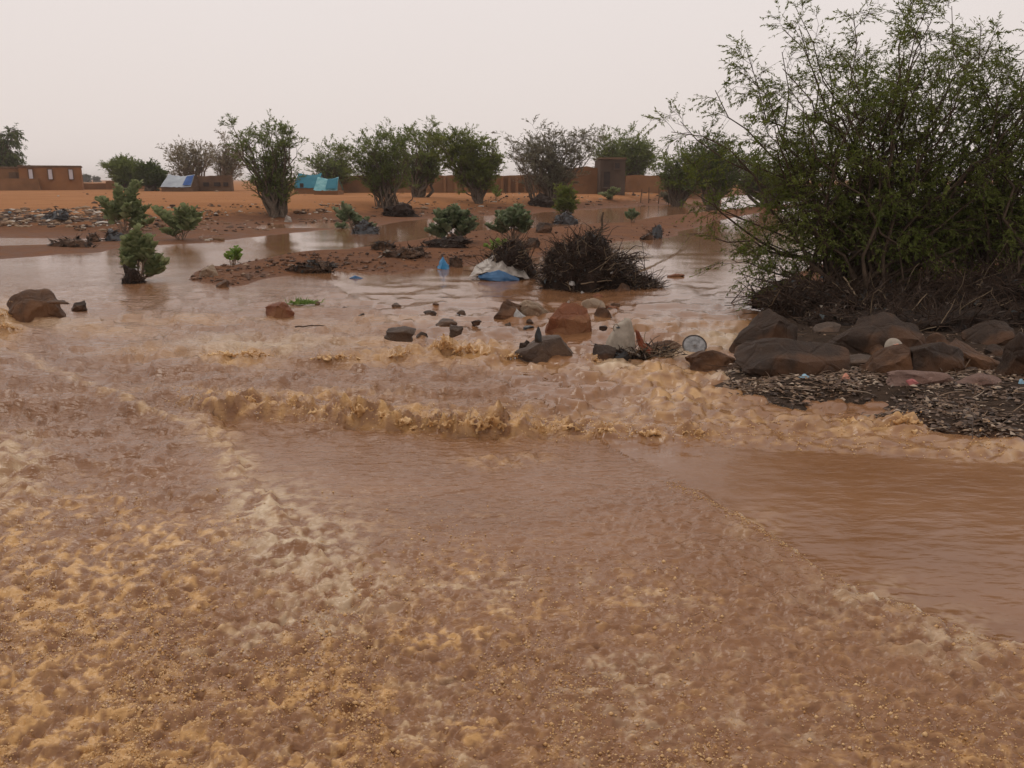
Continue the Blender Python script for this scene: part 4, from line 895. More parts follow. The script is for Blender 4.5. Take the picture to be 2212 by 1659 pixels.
rock('dark wrack caught at the foot of the milkweed in the flood', 282, 613, 52, 40, M_CORE, 57, .7, 5, .2, None, rough=.35, name='wrack_clump', cat='debris')
rock('grey rubbish caught round the narrow upright shrub', 1222, 485, 56, 26, M_GREYPL, 58, .6, 5, .3, None, rough=.35, name='rubbish_heap', cat='rubbish')
rock('black wrack at the foot of the bushy milkweed on the island', 965, 532, 110, 22, M_CORE, 59, .6, 5, .3, None, rough=.4, name='wrack_clump', cat='debris')
rock('pale rubbish bundle at the foot of the vase shaped acacia', 621, 480, 20, 14, M_PLASTIC, 60, .8, 6, .25, None, rough=.25, name='rubbish_bag', cat='rubbish')
rock('grey green rubbish under the wet milkweed at the far waterline', 785, 506, 70, 30, M_GREYPL, 61, .5, 5, .3, None, rough=.4, name='rubbish_heap', cat='rubbish')
rock('driftwood heap between the trunks of the grey acacia', 1170, 447, 60, 26, M_CORE, 62, .5, 5, .3, None, rough=.4, name='wrack_clump', cat='debris')

# ------------------------------------------------------------------ buildings
def face_box(X0, X1, Yt, d, dp, Yb=None):
    y = d * CP + .05 * d; a = aty(X0, 400, y); b_ = aty(X1, 400, y); t = aty((X0 + X1) / 2, Yt, y)
    g = gz((a[0] + b_[0]) / 2, y) - .12
    if Yb is not None: g = aty((X0 + X1) / 2, Yb, y)[2]
    return ((a[0] + b_[0]) / 2, y + dp / 2, (t[2] + g) / 2), (b_[0] - a[0], dp, t[2] - g)
def slab(mb, c, s, taper, rag):
    "a mud block with a worn, wavering top"
    n = max(8, int(s[0] / .45)); u = np.linspace(-.5, .5, n); top = s[2] / 2 + rag * s[2] * np.array([mnoise.fractal(Vector((c[0] + q * s[0], c[1], 3.1)), 1, 2, 4) for q in u * 1.0]) * 1.2
    yo = np.array([mnoise.noise(Vector((c[0] + q * s[0], 7.7, c[1]))) for q in u]) * .05
    rows = [np.column_stack([c[0] + u * s[0] * k, np.full(n, c[1] + sy * s[1] / 2 * k) + yo, c[2] + (top if tz else np.full(n, -s[2] / 2))]) for (sy, tz, k) in ((-1, 0, 1), (-1, 1, taper), (1, 1, taper), (1, 0, 1))]
    F = [[r * n + i, r * n + i + 1, (r + 1) * n + i + 1, (r + 1) * n + i] for r in range(3) for i in range(n - 1)] + [[0, n, 2 * n, 3 * n], [4 * n - 1, 3 * n - 1, 2 * n - 1, n - 1]]
    mb.add(np.concatenate(rows), F)
def building(name, label, X0, X1, Yt, d, dp, mat, cat, taper=.985, cornice=None):
    c, s = face_box(X0, X1, Yt, d, dp); base = np.array([c[0], c[1], c[2] - s[2] / 2])
    root = thing(name, label, cat, tuple(base)); mb = MB(); slab(mb, c, s, taper, .05 if cat == 'wall' else .02); mb.build('wall', mat, root, base, False)
    if cornice:
        mb = MB(); box(mb, (c[0], c[1], c[2] + s[2] / 2 + .06), (s[0] * .99 + .12, s[1] + .12, .16), 0, 1, .02); mb.build('parapet', cornice, root, base, False)
    return root, base, c, s
def opening(root, base, X0, X1, Y0, Y1, d, mat, name='window', fr=None, proud=.04):
    y = d * CP + .05 * d; a = aty(X0, Y0, y); b_ = aty(X1, Y1, y); mb = MB()
    c = ((a[0] + b_[0]) / 2, y - proud, (a[2] + b_[2]) / 2); s = (b_[0] - a[0], .1, a[2] - b_[2])
    box(mb, c, s, 0, 1, 0); o = mb.build(name, mat, root, base, False)
    if fr:
        mb = MB(); t = .07
        box(mb, (c[0] - s[0] / 2 - t / 2, c[1] - .02, c[2]), (t, .12, s[2] + 2 * t)); box(mb, (c[0] + s[0] / 2 + t / 2, c[1] - .02, c[2]), (t, .12, s[2] + 2 * t))
        box(mb, (c[0], c[1] - .02, c[2] + s[2] / 2 + t / 2), (s[0], .12, t)); box(mb, (c[0], c[1] - .02, c[2] - s[2] / 2 - t / 2), (s[0], .12, t))
        f = mb.build('frame', fr, o, base, False)
    return o
root, base, c, s = building('mud_house', 'flat roofed mud house with three white shutters at the left edge', 36, 156, 361, 80, 3, M_MUDWALL, 'house', .985, M_DARKMUD)
for X_ in (56, 93, 133): opening(root, base, X_ - 5, X_ + 5, 366, 387, 80, M_SHUTTER, 'window', M_DARKMUD, .10)
root.rotation_euler.z = .42
root, base, c, s = building('mud_house', 'paler mud annex of the house, cut by the left edge', -90, 44, 363, 79, 4, M_MUDWALL2, 'house', .99, M_DARKMUD)
opening(root, base, -6, 16, 372, 386, 79, M_DARKMUD, 'window', None, .1); root.rotation_euler.z = .42
mb = MB(); c2, s2 = face_box(-90, 38, 386, 77.5, 1.2); box(mb, c2, s2, 0, .97, .03); mb.build('bench_wall', M_MUDWALL2, root, base, False)
root, base, c, s = building('mud_wall', 'low mud wall running right from the shuttered house', 158, 338, 396, 86, .5, M_MUDWALL2, 'wall', .99)
mb = MB(); c2, s2 = face_box(228, 262, 391, 85.5, .8); box(mb, c2, s2, 0, .95, .04); mb.build('pier', M_MUDWALL2, root, base, False)
root, base, c, s = building('mud_wall', 'dark brown mud wall with gaps at its foot, in front of the pale acacias', 422, 500, 380, 74, .6, M_DARKMUD, 'wall', .98)
for X_, w_ in ((446, 12), (470, 14), (488, 10)):
    opening(root, base, X_ - w_ / 2, X_ + w_ / 2, 394, 402, 74, M_DOOR, 'gap', None, .08)
def tent(name, label, X0, X1, Yt, d, dp, mat, end, over=None, wallc=None):
    c, s = face_box(X0, X1, Yt, d, dp); base = np.array([c[0], c[1] - dp / 2, c[2] - s[2] / 2]); root = thing(name, label, 'tent', tuple(base))
    x0, x1 = c[0] - s[0] / 2, c[0] + s[0] / 2; z0 = base[2]; H = s[2]; y0, y1 = c[1] - dp / 2, c[1] + dp / 2
    nx, ny = 14, 9; V = []
    for j in range(ny):
        v = j / (ny - 1); rz = 1 - abs(2 * v - 1)
        for i in range(nx):
            u = i / (nx - 1); sag = -.10 * math.sin(u * math.pi) * rz * H
            V.append((x0 + (x1 - x0) * (u * (1 - .12 * rz) + .06 * rz), y0 + (y1 - y0) * v, z0 + H * (.32 + .68 * rz) + sag + RNG.normal(0, .02)))
    F = [[j * nx + i, j * nx + i + 1, (j + 1) * nx + i + 1, (j + 1) * nx + i] for j in range(ny - 1) for i in range(nx - 1)]
    mb = MB(); mb.add(V, F); roof = mb.build('roof', mat, root, base)
    mb = MB(); box(mb, (c[0], c[1], z0 + H * .17), (s[0] * .97, dp * .95, H * .34), 0, 1, .03); mb.build('wall', wallc or M_DARKMUD, root, base, False)
    for xe, sg in ((x0 + .12, 1), (x1 - .12, -1)):
        mb = MB(); mb.add([(xe, y0 + .1, z0 + H * .33), (xe, y1 - .1, z0 + H * .33), (xe + sg * .06 * (x1 - x0), c[1], z0 + H * .93), (xe + .05, y0 + .1, z0 + H * .33), (xe + .05, y1 - .1, z0 + H * .33), (xe + sg * .06 * (x1 - x0) + .05, c[1], z0 + H * .93)],
                          [[0, 1, 2], [5, 4, 3]]); mb.build('gable', end, root, base, False)
    if over:
        u0, u1, om = over
        V = [];
        for j in range(5):
            v = .04 + .5 * j / 4; rz = 1 - abs(2 * v - 1)
            for i in range(5):
                u = u0 + (u1 - u0) * i / 4; sag = -.10 * math.sin(u * math.pi) * rz * H
                V.append((x0 + (x1 - x0) * (u * (1 - .12 * rz) + .06 * rz), y0 + (y1 - y0) * v - .06, z0 + H * (.32 + .68 * rz) + sag + .07))
        mb = MB(); mb.add(V, [[j * 5 + i, j * 5 + i + 1, (j + 1) * 5 + i + 1, (j + 1) * 5 + i] for j in range(4) for i in range(4)]); mb.build('patch', om, roof, base)
    return root
tent('tarpaulin_tent', 'pale tarpaulin tent with a blue right end, beside the dark round bush', 346, 412, 376, 72, 3.2, M_PALETARP, M_DARKMUD, (.72, .99, M_BLUETARP))
r_ = tent('tarpaulin_hut', 'teal roofed hut between the vase shaped and broad acacias', 632, 690, 373, 62, 3.0, M_TEAL, M_DARKMUD, None, M_MUDWALL2)
opening(r_, np.array(r_.location), 648, 656, 396, 405, 61.9, M_DOOR, 'door')
tent('tarpaulin_hut', 'smaller light teal hut leaning against the teal roofed one', 676, 728, 382, 59, 2.4, M_LIGHTTEAL, M_DARKMUD, (.5, .98, M_TEAL), M_MUDWALL2)
root, base, c, s = building('mud_wall', 'long plain mud wall behind the middle trees', 735, 1190, 379, 68, .6, M_MUDWALL2, 'wall', .998)
for X_ in (1085, 1100, 1117, 1135, 1152, 960, 985):
    mb = MB(); c2, s2 = face_box(X_ - 3, X_ + 3, 381, 67.6, .5); box(mb, c2, s2, 0, .95, .02); mb.build('buttress', M_MUDWALL2, root, base, False)
root, base, c, s = building('mud_wall', 'taller mud yard wall joining the block house', 1188, 1298, 361, 64, 1.2, M_MUDWALL2, 'wall', .99)
root, base, c, s = building('block_house', 'brown grey block house with a dark doorway behind the umbrella acacia', 1296, 1350, 344, 62, 4.5, M_BLOCK, 'house', .99, M_DARKMUD)
o = opening(root, base, 1304, 1317, 371, 404, 61.9, M_DOOR, 'door', M_BLOCK); opening(root, base, 1328, 1338, 352, 364, 61.9, M_DOOR, 'window', M_BLOCK)
root, base, c, s = building('mud_wall', 'far mud wall right of the block house', 1352, 1560, 379, 72, .6, M_MUDWALL2, 'wall', .998)
for i, X_ in enumerate((1385, 1403, 1424, 1446, 1468)):
    b = atd(X_, 400, 56); b[2] = gz(b[0], b[1]); t = thing('fence_post', ['leftmost', 'second', 'middle', 'fourth', 'rightmost'][i] + ' thin wooden post of the fence right of the umbrella acacia', 'post', tuple(b), 'fence posts')
    mb = MB(); tube(mb, [b - (0, 0, .1), b + (RNG.normal(0, .03), 0, .45), b + (RNG.normal(0, .05), 0, .85 + RNG.uniform(0, .2))], [.035, .03, .025], 6); mb.build('pole', M_BARK, t, b)

# ------------------------------------------------------------------ wrack, rubbish, litter
def twigs(mb, P, D, L_, r, bend=.15, n=5):
    for p, d, l_, rr in zip(P, D, L_, r):
        m = p + d * l_ * .5 + RNG.normal(0, bend * l_ * .4, 3)
        tube(mb, bez(p, m, p + d * l_ + RNG.normal(0, bend * l_ * .3, 3), n), np.linspace(rr, rr * .5, n), 3, False)
def heap(name, label, outline, base, d, dep, n, cat='debris', tw=(.15, .5), core=M_CORE, straw=.12, flatdir=.45):
    "a pile whose upper outline (X, Y in the photo) is given; lumpy core bristling with twigs"
    O = np.array([atd(X_, Y_, d) for X_, Y_ in outline]); xs, zs = O[:, 0], O[:, 2]
    x0, x1 = xs[0], xs[-1]; root = thing(name, label, cat, tuple(base)); z0 = base[2] - .06; yc = O[0, 1]
    nx, ny = 60, 22; V = np.zeros((ny, nx, 3))
    for i in range(nx):
        x_ = x0 + (x1 - x0) * i / (nx - 1); top = np.interp(x_, xs, zs)
        for j in range(ny):
            a = math.pi * j / (ny - 1); dp = dep * (.35 + .65 * math.sin(math.pi * min(max((i + .5) / nx, .06), .94)))
            k = 1 + .34 * mnoise.fractal(Vector((x_ * 4, a * 2.6, d)), 1, 2, 5)
            V[j, i] = (x_, yc - math.cos(a) * dp * .55 * k, z0 + (top - z0) * math.sin(a) ** .6 * (1 + (k - 1) * .7))
    F = [[j * nx + i, j * nx + i + 1, (j + 1) * nx + i + 1, (j + 1) * nx + i] for j in range(ny - 1) for i in range(nx - 1)]
    mb = MB(); mb.add(V.reshape(-1, 3), F); mb.build('packed_core', core, root, base)
    flat = V.reshape(-1, 3); P = flat[RNG.integers(0, len(flat), n)] + RNG.normal(0, .02, (n, 3)); P[:, 2] = np.maximum(P[:, 2], base[2])
    D = nrm(unit(n) * (1, .8, flatdir) + np.array([.25, -.12, .10]) + .5 * nrm(P - np.array([(x0 + x1) / 2, yc, z0 - .2])))
    for nm, sel, mt in (('twig_mass', slice(0, int(n * (1 - straw))), M_TWIG), ('straw_mass', slice(int(n * (1 - straw)), n), M_STRAW)):
        mb = MB(); k = len(P[sel]); Lt = RNG.uniform(*tw, k) * RNG.choice([.5, 1, 1.5], k); Ps = P[sel]; Ds = D[sel]; e_ = Ps + Ds * Lt[:, None]; e_[:, 2] = np.maximum(e_[:, 2], base[2] - .02)
        tubes(mb, bez_many(Ps - Ds * Lt[:, None] * .2, (Ps + e_) / 2 + RNG.normal(0, .03, Ps.shape), e_, 5, Lt * .05), RNG.uniform(.003, .0085, k)[:, None] * np.linspace(1, .5, 5), 3); o = mb.build(nm, mt, root, base); o['kind'] = 'stuff'
    mb = MB(); m = n // 3; k = RNG.integers(0, n, m); ls = RNG.uniform(.03, .11, m); leaves(mb, P[k] + RNG.normal(0, .02, (m, 3)) + np.array([0, -.03, .02]), unit(m), ls, ls * RNG.uniform(.25, .6, m), .3, None, RNG.uniform(0, .97, m)); o = mb.build('scrap_mass', M_SCRAP, root, base, True, 'rnd'); o['kind'] = 'stuff'
    return root, O
b = surf(1290, 628); dB = depth(b) + .45
root, O = heap('brush_pile', 'big dark pile of flood brush standing in the shallow water', [(1172, 600), (1182, 555), (1200, 538), (1235, 528), (1262, 515), (1290, 518), (1305, 530), (1322, 555), (1345, 580), (1370, 598), (1395, 610), (1412, 618)], b, dB, 1.0, 1900, tw=(.06, .24))
mb = MB()
for q in range(60):                                                      # branch ends springing out to the right
    p = atd(RNG.uniform(1300, 1370), RNG.uniform(545, 600), dB + RNG.uniform(-.3, .4)); e_ = atd(RNG.uniform(1345, 1412), RNG.uniform(540, 612), dB + RNG.uniform(-.4, .5))
    tube(mb, bez(p, (p + e_) / 2 + np.array([0, 0, RNG.uniform(.02, .18)]), e_, 7, .008), np.linspace(.008, .003, 7), 4, False)
for X0, Y0, X1, Y1 in ((1390, 612, 1387, 518), (1400, 600, 1380, 545), (1350, 570, 1310, 532), (1210, 600, 1185, 560), (1240, 540, 1230, 512), (1262, 520, 1255, 500), (1275, 520, 1282, 496), (1335, 565, 1380, 560)):
    p = atd(X0, Y0, dB); e_ = atd(X1, Y1, dB + .1); tube(mb, bez(p, (p + e_) / 2 + RNG.normal(0, .03, 3), e_, 7, .006), np.linspace(.006, .003, 7), 4, False)
mb.build('branch_mass', M_TWIG, root, b)['kind'] = 'stuff'
def stick(label, X0, Y0, X1, Y1, r, mat, d=None, dd=0.0, name='stick', fork=None):
    p = surf(X0, Y0) if d is None else atd(X0, Y0, d); e_ = atd(X1, Y1, depth(p) + dd); mb = MB()
    v = e_ - p; tube(mb, bez(p - v * .05, p + v * .5 + RNG.normal(0, .03, 3) * np.linalg.norm(v), e_, 8, r * .4), np.linspace(r, r * .65, 8), 6)
    if fork is not None:
        q = p + v * fork; f_ = q + v * .3 + np.array([.12, 0, -.12]); tube(mb, [q, (q + f_) / 2, f_], [r * .5, r * .4, r * .25], 5)
    return tag(mb.build(name, mat, None), label, 'stick')
stick('upright dead stick rising behind the brush pile', 1287, 552, 1303, 459, .027, M_BARK, dB + .25, .1, fork=.55)
stick('long straight pale stick lying across the front of the brush pile', 1258, 613, 1322, 606, .010, M_STRAW, dB - .62, .05)
stick('thin pale stick poking from the water under the brush pile', 1232, 626, 1226, 607, .006, M_STRAW, dB - .62)
stick('slanting bare stick planted in the water left of the mesquite', 1579, 656, 1612, 617, .009, M_TWIG, None, .25)
stick('short dark stump of a branch in the water left of the mesquite', 1624, 641, 1624, 610, .016, M_BARK, None)
stick('tan broken stake leaning in the debris under the mesquite', 1708, 656, 1705, 628, .022, M_STRAW, None)
stick('bare pale root crossing the dark debris under the mesquite', 1850, 640, 1822, 598, .012, M_STRAW, depth(bb) - .9, .2)
stick('thin bone pale twig by the tilted slab', 1918, 660, 1908, 636, .010, M_STRAW, depth(bb) - 1.1)
stick('long thin dark stick afloat before the litter flat', 1508, 890, 1545, 887, .008, M_TWIG, None, name='floating_stick')
stick('dark stick afloat behind the lone midstream tuft', 640, 706, 700, 704, .010, M_CLOD, None, name='floating_stick')
# brush and rubbish packed under the mesquite
bd = surf(1830, 680); dM = depth(bd) + .5
heap('brush_debris', 'dark bank of flood brush packed under the mesquite stems', [(1640, 652), (1675, 636), (1720, 622), (1760, 632), (1800, 626), (1850, 640), (1900, 630), (1950, 622), (2010, 618), (2050, 640)], bd, dM, 1.2, 1500, tw=(.08, .38), straw=.04)
bd2 = surf(2150, 690)
heap('brush_debris', 'blackish brush heap at the right edge beside the mesquite', [(1990, 668), (2040, 632), (2100, 612), (2180, 602), (2260, 595), (2340, 620), (2420, 670)], bd2, depth(bd2) + .7, 1.4, 1500, tw=(.12, .5), straw=.06)
bd3 = surf(1960, 712)
heap('brush_debris', 'low dark tangle of brush and rubbish between the boulders and the mesquite', [(1740, 690), (1790, 676), (1850, 682), (1900, 668), (1980, 676), (2060, 662), (2140, 670), (2240, 664), (2300, 690)], bd3, depth(bd3) + .3, .7, 900, tw=(.06, .26), straw=.07)
# heap covered with plastic
bm_ = surf(1085, 603); dH = depth(bm_) + .35
root, O = heap('wrack_heap', 'heap of wrack with a plastic sheet thrown over it, left of the brush pile', [(1040, 596), (1055, 560), (1075, 540), (1095, 522), (1120, 520), (1135, 540), (1148, 570), (1160, 598)], bm_, dH, .7, 600, tw=(.06, .28), straw=.2)
def drape(name, mat, grid, root, base, nz=.012, thick=.004):
    "a cloth through a coarse grid of points, refined with folds"
    G = np.array(grid); nj, ni = G.shape[:2]; J, I = 19, 25; V = np.zeros((J, I, 3))
    for j in range(J):
        a = j / (J - 1) * (nj - 1); j0 = min(int(a), nj - 2); fa = a - j0
        for i in range(I):
            c_ = i / (I - 1) * (ni - 1); i0 = min(int(c_), ni - 2); fc = c_ - i0
            p = (G[j0, i0] * (1 - fc) + G[j0, i0 + 1] * fc) * (1 - fa) + (G[j0 + 1, i0] * (1 - fc) + G[j0 + 1, i0 + 1] * fc) * fa
            q = mnoise.fractal(Vector((p[0] * 16 + p[2] * 5, p[1] * 6, p[2] * 5)), 1, 2, 4)
            V[j, i] = p + np.array([0, -1, .5]) * nz * q * 1.8
    T = V + np.array([0, thick, -thick]); n = J * I
    F = np.array([[j * I + i, j * I + i + 1, (j + 1) * I + i + 1, (j + 1) * I + i] for j in range(J - 1) for i in range(I - 1)])
    rim = [j * I for j in range(J)] + [(J - 1) * I + i for i in range(1, I)] + [j * I + I - 1 for j in range(J - 2, -1, -1)] + [i for i in range(I - 2, 0, -1)]
    R_ = np.array([[rim[k], rim[(k + 1) % len(rim)], rim[(k + 1) % len(rim)] + n, rim[k] + n] for k in range(len(rim))])
    mb = MB(); mb.add(np.concatenate([V.reshape(-1, 3), T.reshape(-1, 3)]), np.concatenate([F, F[:, ::-1] + n, R_])); return mb.build(name, mat, root, base)
def gridD(rows, d): return [[atd(X_, Y_, d + o_) for X_, Y_, o_ in r] for r in rows]
sh = gridD([[(1030, 572, -.18), (1050, 560, -.2), (1072, 548, -.22), (1098, 552, -.25), (1120, 568, -.2)], [(1020, 586, -.34), (1048, 576, -.42), (1078, 572, -.45), (1108, 580, -.42), (1135, 590, -.34)], [(1012, 598, -.44), (1040, 590, -.52), (1075, 585, -.55), (1112, 596, -.52), (1145, 604, -.44)]], dH)
o = drape('plastic_sheet', M_PLASTIC, sh, None, None, .03); tag(o, 'crumpled grey plastic sheet draped over the wrack heap', 'plastic sheet')
sh = gridD([[(1032, 596, -.47), (1055, 588, -.55), (1078, 583, -.58), (1102, 592, -.56), (1122, 602, -.5)], [(1034, 601, -.5), (1056, 600, -.6), (1080, 599, -.64), (1102, 603, -.6), (1122, 607, -.52)], [(1040, 604, -.5), (1060, 606, -.6), (1080, 608, -.64), (1100, 608, -.6), (1118, 609, -.52)]], dH)
o = drape('tarpaulin_piece', M_BLUEPL, sh, None, None, .012); tag(o, 'dark blue tarpaulin piece under the grey plastic sheet', 'tarpaulin')

def blob(name, label, cat, X, Y, w_, h_, mat, seed, dep=.7, crease=.25, group=None, d=None, sink=.2, sub=3):
    return rock(label, X, Y, w_, h_, mat, seed, dep, 9, sink, group, sub, name=name, rough=crease, cat=cat)
blob('plastic_bag', 'bright blue plastic bag on the sand island', 'bag', 956, 582, 33, 26, M_BLUEBAG, 70, .6, .22, sub=4)
blob('plastic_piece', 'flat blue scrap floating off the sand island', 'rubbish', 770, 602, 32, 7, M_BLUEPL, 71, .4, .2)
blob('plastic_bag', 'clear whitish plastic bag between the paired boulders', 'bag', 1121, 690, 44, 22, M_WHITEPL, 72, .5, .3, sub=4)
blob('plastic_cup', 'small pale cup behind the rust red block', 'cup', 1228, 664, 10, 15, M_PLASTIC, 73, .8, .1)
blob('plastic_piece', 'black scrap on the water left of the broad grey slab', 'rubbish', 1143, 712, 26, 9, M_BLACKPL, 74, .6, .2)
blob('plastic_piece', 'black bottle shaped lump behind the broad grey slab', 'rubbish', 1163, 727, 16, 22, M_BLACKPL, 75, .6, .15)
blob('rubbish_bag', 'black wet rubbish below the dirty white sack', 'rubbish', 1338, 780, 46, 26, M_BLACKPL, 76, .5, .3)
blob('plastic_piece', 'pale blue scrap on the debris behind the corner boulder', 'rubbish', 1744, 678, 30, 18, M_LIGHTBLUE, 77, .5, .35)
blob('plastic_piece', 'white scrap beside the pale blue one behind the corner boulder', 'rubbish', 1722, 682, 22, 9, M_WHITEPL, 78, .5, .3)
blob('plastic_piece', 'pale blue scrap on the litter before the pyramid rock', 'rubbish', 1739, 816, 26, 9, M_LIGHTBLUE, 79, .5, .3)
blob('plastic_disc', 'round pink plastic lid standing on the litter flat', 'lid', 1827, 821, 20, 15, M_PINK, 80, .4, .04)
blob('cloth_piece', 'crumpled rose coloured cloth on the litter by the pinkish rock', 'cloth', 1975, 832, 30, 14, M_ROSE, 81, .5, .3)
blob('plastic_piece', 'small square white scrap on the flat pinkish rock', 'rubbish', 2055, 823, 15, 8, M_WHITEPL, 82, .5, .1)
blob('plastic_piece', 'light blue scrap at the right edge above the litter', 'rubbish', 2208, 830, 14, 12, M_LIGHTBLUE, 83, .5, .3)
blob('plastic_piece', 'white scrap caught in the milkweed standing in the flood', 'rubbish', 294, 585, 18, 14, M_WHITEPL, 84, .4, .2)
W_ = 'pale scraps in the debris under the mesquite'
for k, (X_, Y_, w_, h_, lb_) in enumerate([(1782, 612, 20, 16, 'largest pale rag hanging in the debris, below the mesquite fork'), (1786, 640, 16, 18, 'grey rag below the largest pale rag in the mesquite debris'), (1895, 620, 10, 16, 'thin pale scrap upright in the debris at the middle of the mesquite'), (1992, 612, 22, 6, 'flat white scrap in the dark debris under the mesquite'), (2063, 594, 14, 8, 'small white scrap highest in the dark brush at the right'), (2008, 660, 18, 16, 'greenish torn rag above the tilted slab'), (2078, 690, 14, 30, 'pale stump of rag standing above the right hand boulders'), (1840, 655, 10, 8, 'pinkish scrap low in the mesquite debris')]):
    blob('plastic_rag', lb_, 'rubbish', X_, Y_ + 6, w_, h_, (M_PLASTIC, M_SACK)[k % 2], 90 + k, .35, .35, W_)
# half buried enamel plate
p = atd(1937, 756, depth(surf(1945, 808)) + .34); s = mpd(p); root = thing('enamel_plate', 'cream plate with a red pattern peeping over the ochre and brown block', 'plate', tuple(p))
mb = MB(); nA = 26; V = []; F = []
rr = [.0, .5, .72, 1.0, 1.0, .7, 0]; hh = [.10, .10, .02, -.06, -.10, -.03, .04]; R0 = 21 * s
for i in range(len(rr)):
    for k in range(nA): a = 2 * math.pi * k / nA; V.append((rr[i] * R0 * math.cos(a), -hh[i] * R0 * 1.5, rr[i] * R0 * math.sin(a)))
for i in range(len(rr) - 1):
    for k in range(nA): F.append([i * nA + k, i * nA + (k + 1) % nA, (i + 1) * nA + (k + 1) % nA, (i + 1) * nA + k])
V = np.array(V); V[:, 2] += 1.2 * s; V[:, 1] += V[:, 2] * .45; mb.add(V + np.array([0, .04, 0]), F); mb.build('dish', M_SACK, root)
for k in range(3):
    a = 1.0 + k * .55; mb = MB(); balls(mb, np.array([[math.cos(a) * R0 * .52, -.018 + .45 * math.sin(a) * R0 * .5, math.sin(a) * R0 * .52 + 1.2 * s]]), np.array([[R0 * .16, .006, R0 * .10]]), 2); mb.build('pattern_spot', M_PINK, root)
# dirty white sack
p = surf(1340, 772); s = mpd(p); root = thing('white_sack', 'torn dirty white sack standing on a dark stone in the rapids', 'sack', (p[0], p[1] + .12, p[2])); mb = MB()
prof = [(0, .96), (.08, 1.02), (.22, 1.0), (.38, .97), (.52, .92), (.66, .80), (.78, .64), (.88, .54), (.95, .44), (1.0, .22), (1.0, .02)]; nA = 40; V = []; F = []
for i, (h_, r_) in enumerate(prof):
    for k in range(nA):
        a = 2 * math.pi * k / nA; f_ = 1 + .09 * math.sin(3 * a + 2 * h_) + .05 * math.sin(7 * a + 5 * h_ + 1) * h_ + .05 * mnoise.noise(Vector((math.cos(a) * 2, math.sin(a) * 2, h_ * 3)))
        V.append((32 * s * r_ * f_ * math.cos(a) + 9 * s * h_ ** 1.5, 24 * s * r_ * f_ * math.sin(a), 80 * s * h_ - 3 * s + 5 * s * math.cos(a) * h_))
for i in range(len(prof) - 1):
    for k in range(nA): F.append([i * nA + k, i * nA + (k + 1) % nA, (i + 1) * nA + (k + 1) % nA, (i + 1) * nA + k])
mb.add(V, F); mb.build('bag', M_SACK, root)
mb = MB(); V0, F0 = ICO[2]; mb.add(V0 * (4.5 * s, 3 * s, 2.2 * s) + np.array([-5 * s, -14 * s, 63 * s]), F0); mb.build('torn_hole', M_GREYPL, root)
mb = MB(); tube(mb, [np.array([-9 * s + 6 * s * math.cos(a), -13 * s - 2 * s * math.sin(a), 62 * s + 8 * s * math.sin(a)]) for a in np.linspace(0.3, 4.2, 14)], 1.4 * s, 6); mb.build('torn_flap', M_SACK, root)
# round lid
p = surf(1502, 762); s = mpd(p); root = thing('basin_cover', 'round pale lid with a dark twig bound rim lying tilted in the foam', 'lid', (p[0], p[1] + .05, p[2] + 14 * s)); nA = 36
tl = Matrix.Rotation(math.radians(-32), 3, 'X'); tl = np.array(tl)
V = []; F = []; rr = [.0, .16, .2, .45, .8, .97]; hh = [.12, .12, .03, .05, .07, 0]
for r_, h_ in zip(rr, hh):
    for k in range(nA): a = 2 * math.pi * k / nA; V.append((25 * s * r_ * math.cos(a), -25 * s * h_, 23 * s * r_ * math.sin(a)))
for i in range(5):
    for k in range(nA): F.append([i * nA + k, i * nA + (k + 1) % nA, (i + 1) * nA + (k + 1) % nA, (i + 1) * nA + k])
mb = MB(); mb.add(np.array(V) @ tl.T, F); mb.build('face', M_LID, root)
mb = MB(); tube(mb, np.array([(25.5 * s * math.cos(a), 0, 23.5 * s * math.sin(a)) for a in np.linspace(0, 2 * math.pi, 40)]) @ tl.T, 1.5 * s, 8, False); mb.build('rim', M_RIM, root)
mb = MB(); balls(mb, (np.array([[0, -4 * s, 0]]) @ tl.T), np.array([[4 * s, 2 * s, 3.4 * s]]), 2); mb.build('boss', M_LID, root)
# rust red cloth and the tangle below
p = surf(1390, 765); dC = depth(p)
o = drape('red_cloth', M_REDCLOTH, gridD([[(1372, 712, .05), (1377, 714, .05), (1381, 718, .05)], [(1376, 738, 0), (1384, 738, -.02), (1392, 740, 0)], [(1384, 760, -.05), (1398, 756, -.08), (1412, 758, -.05)], [(1392, 770, -.06), (1404, 768, -.1), (1416, 768, -.06)]], dC), None, None, .012); tag(o, 'rust red strip of cloth hanging right of the dirty white sack', 'cloth')
stick('pale plank end sticking out below the red cloth', 1352, 756, 1382, 770, .014, M_SACK, dC - .12)
b = surf(1395, 776); heap('wrack_heap', 'low pale tangle of straw and rubbish below the red cloth', [(1330, 776), (1350, 764), (1380, 764), (1410, 768), (1440, 774), (1455, 780)], b, dC, .22, 160, tw=(.05, .16), straw=.6)
# motor scraps: white foam block on the brush pile
for k, (X_, Y_, w_, h_, lb_) in enumerate([(1248, 541, 11, 11, 'round white scrap on the top left of the brush pile'), (1236, 612, 14, 10, 'whitish scrap at the lower left of the brush pile'), (1258, 634, 12, 12, 'white scrap at the waterline of the brush pile'), (1320, 588, 10, 7, 'pale leaf like scrap in the middle of the brush pile')]):
    q = atd(X_, Y_, dB - (.15, .5, .6, .5)[k]); s = mpd(q); V = rock_mesh(110 + k, 6, .2, 2) * (w_ * s / 2, w_ * s / 3, h_ * s / 2)
    tag(obj('plastic_rag', new_mesh('plastic_rag', V, ICO[2][1], M_WHITEPL), None, tuple(q)), lb_, 'rubbish', 'white scraps in the brush pile')
blob('plastic_tangle', 'greyish plastic tangle behind the upright stick of the brush pile', 'rubbish', 1304, 538, 34, 22, M_GREYPL, 99, .5, .45, sub=4)

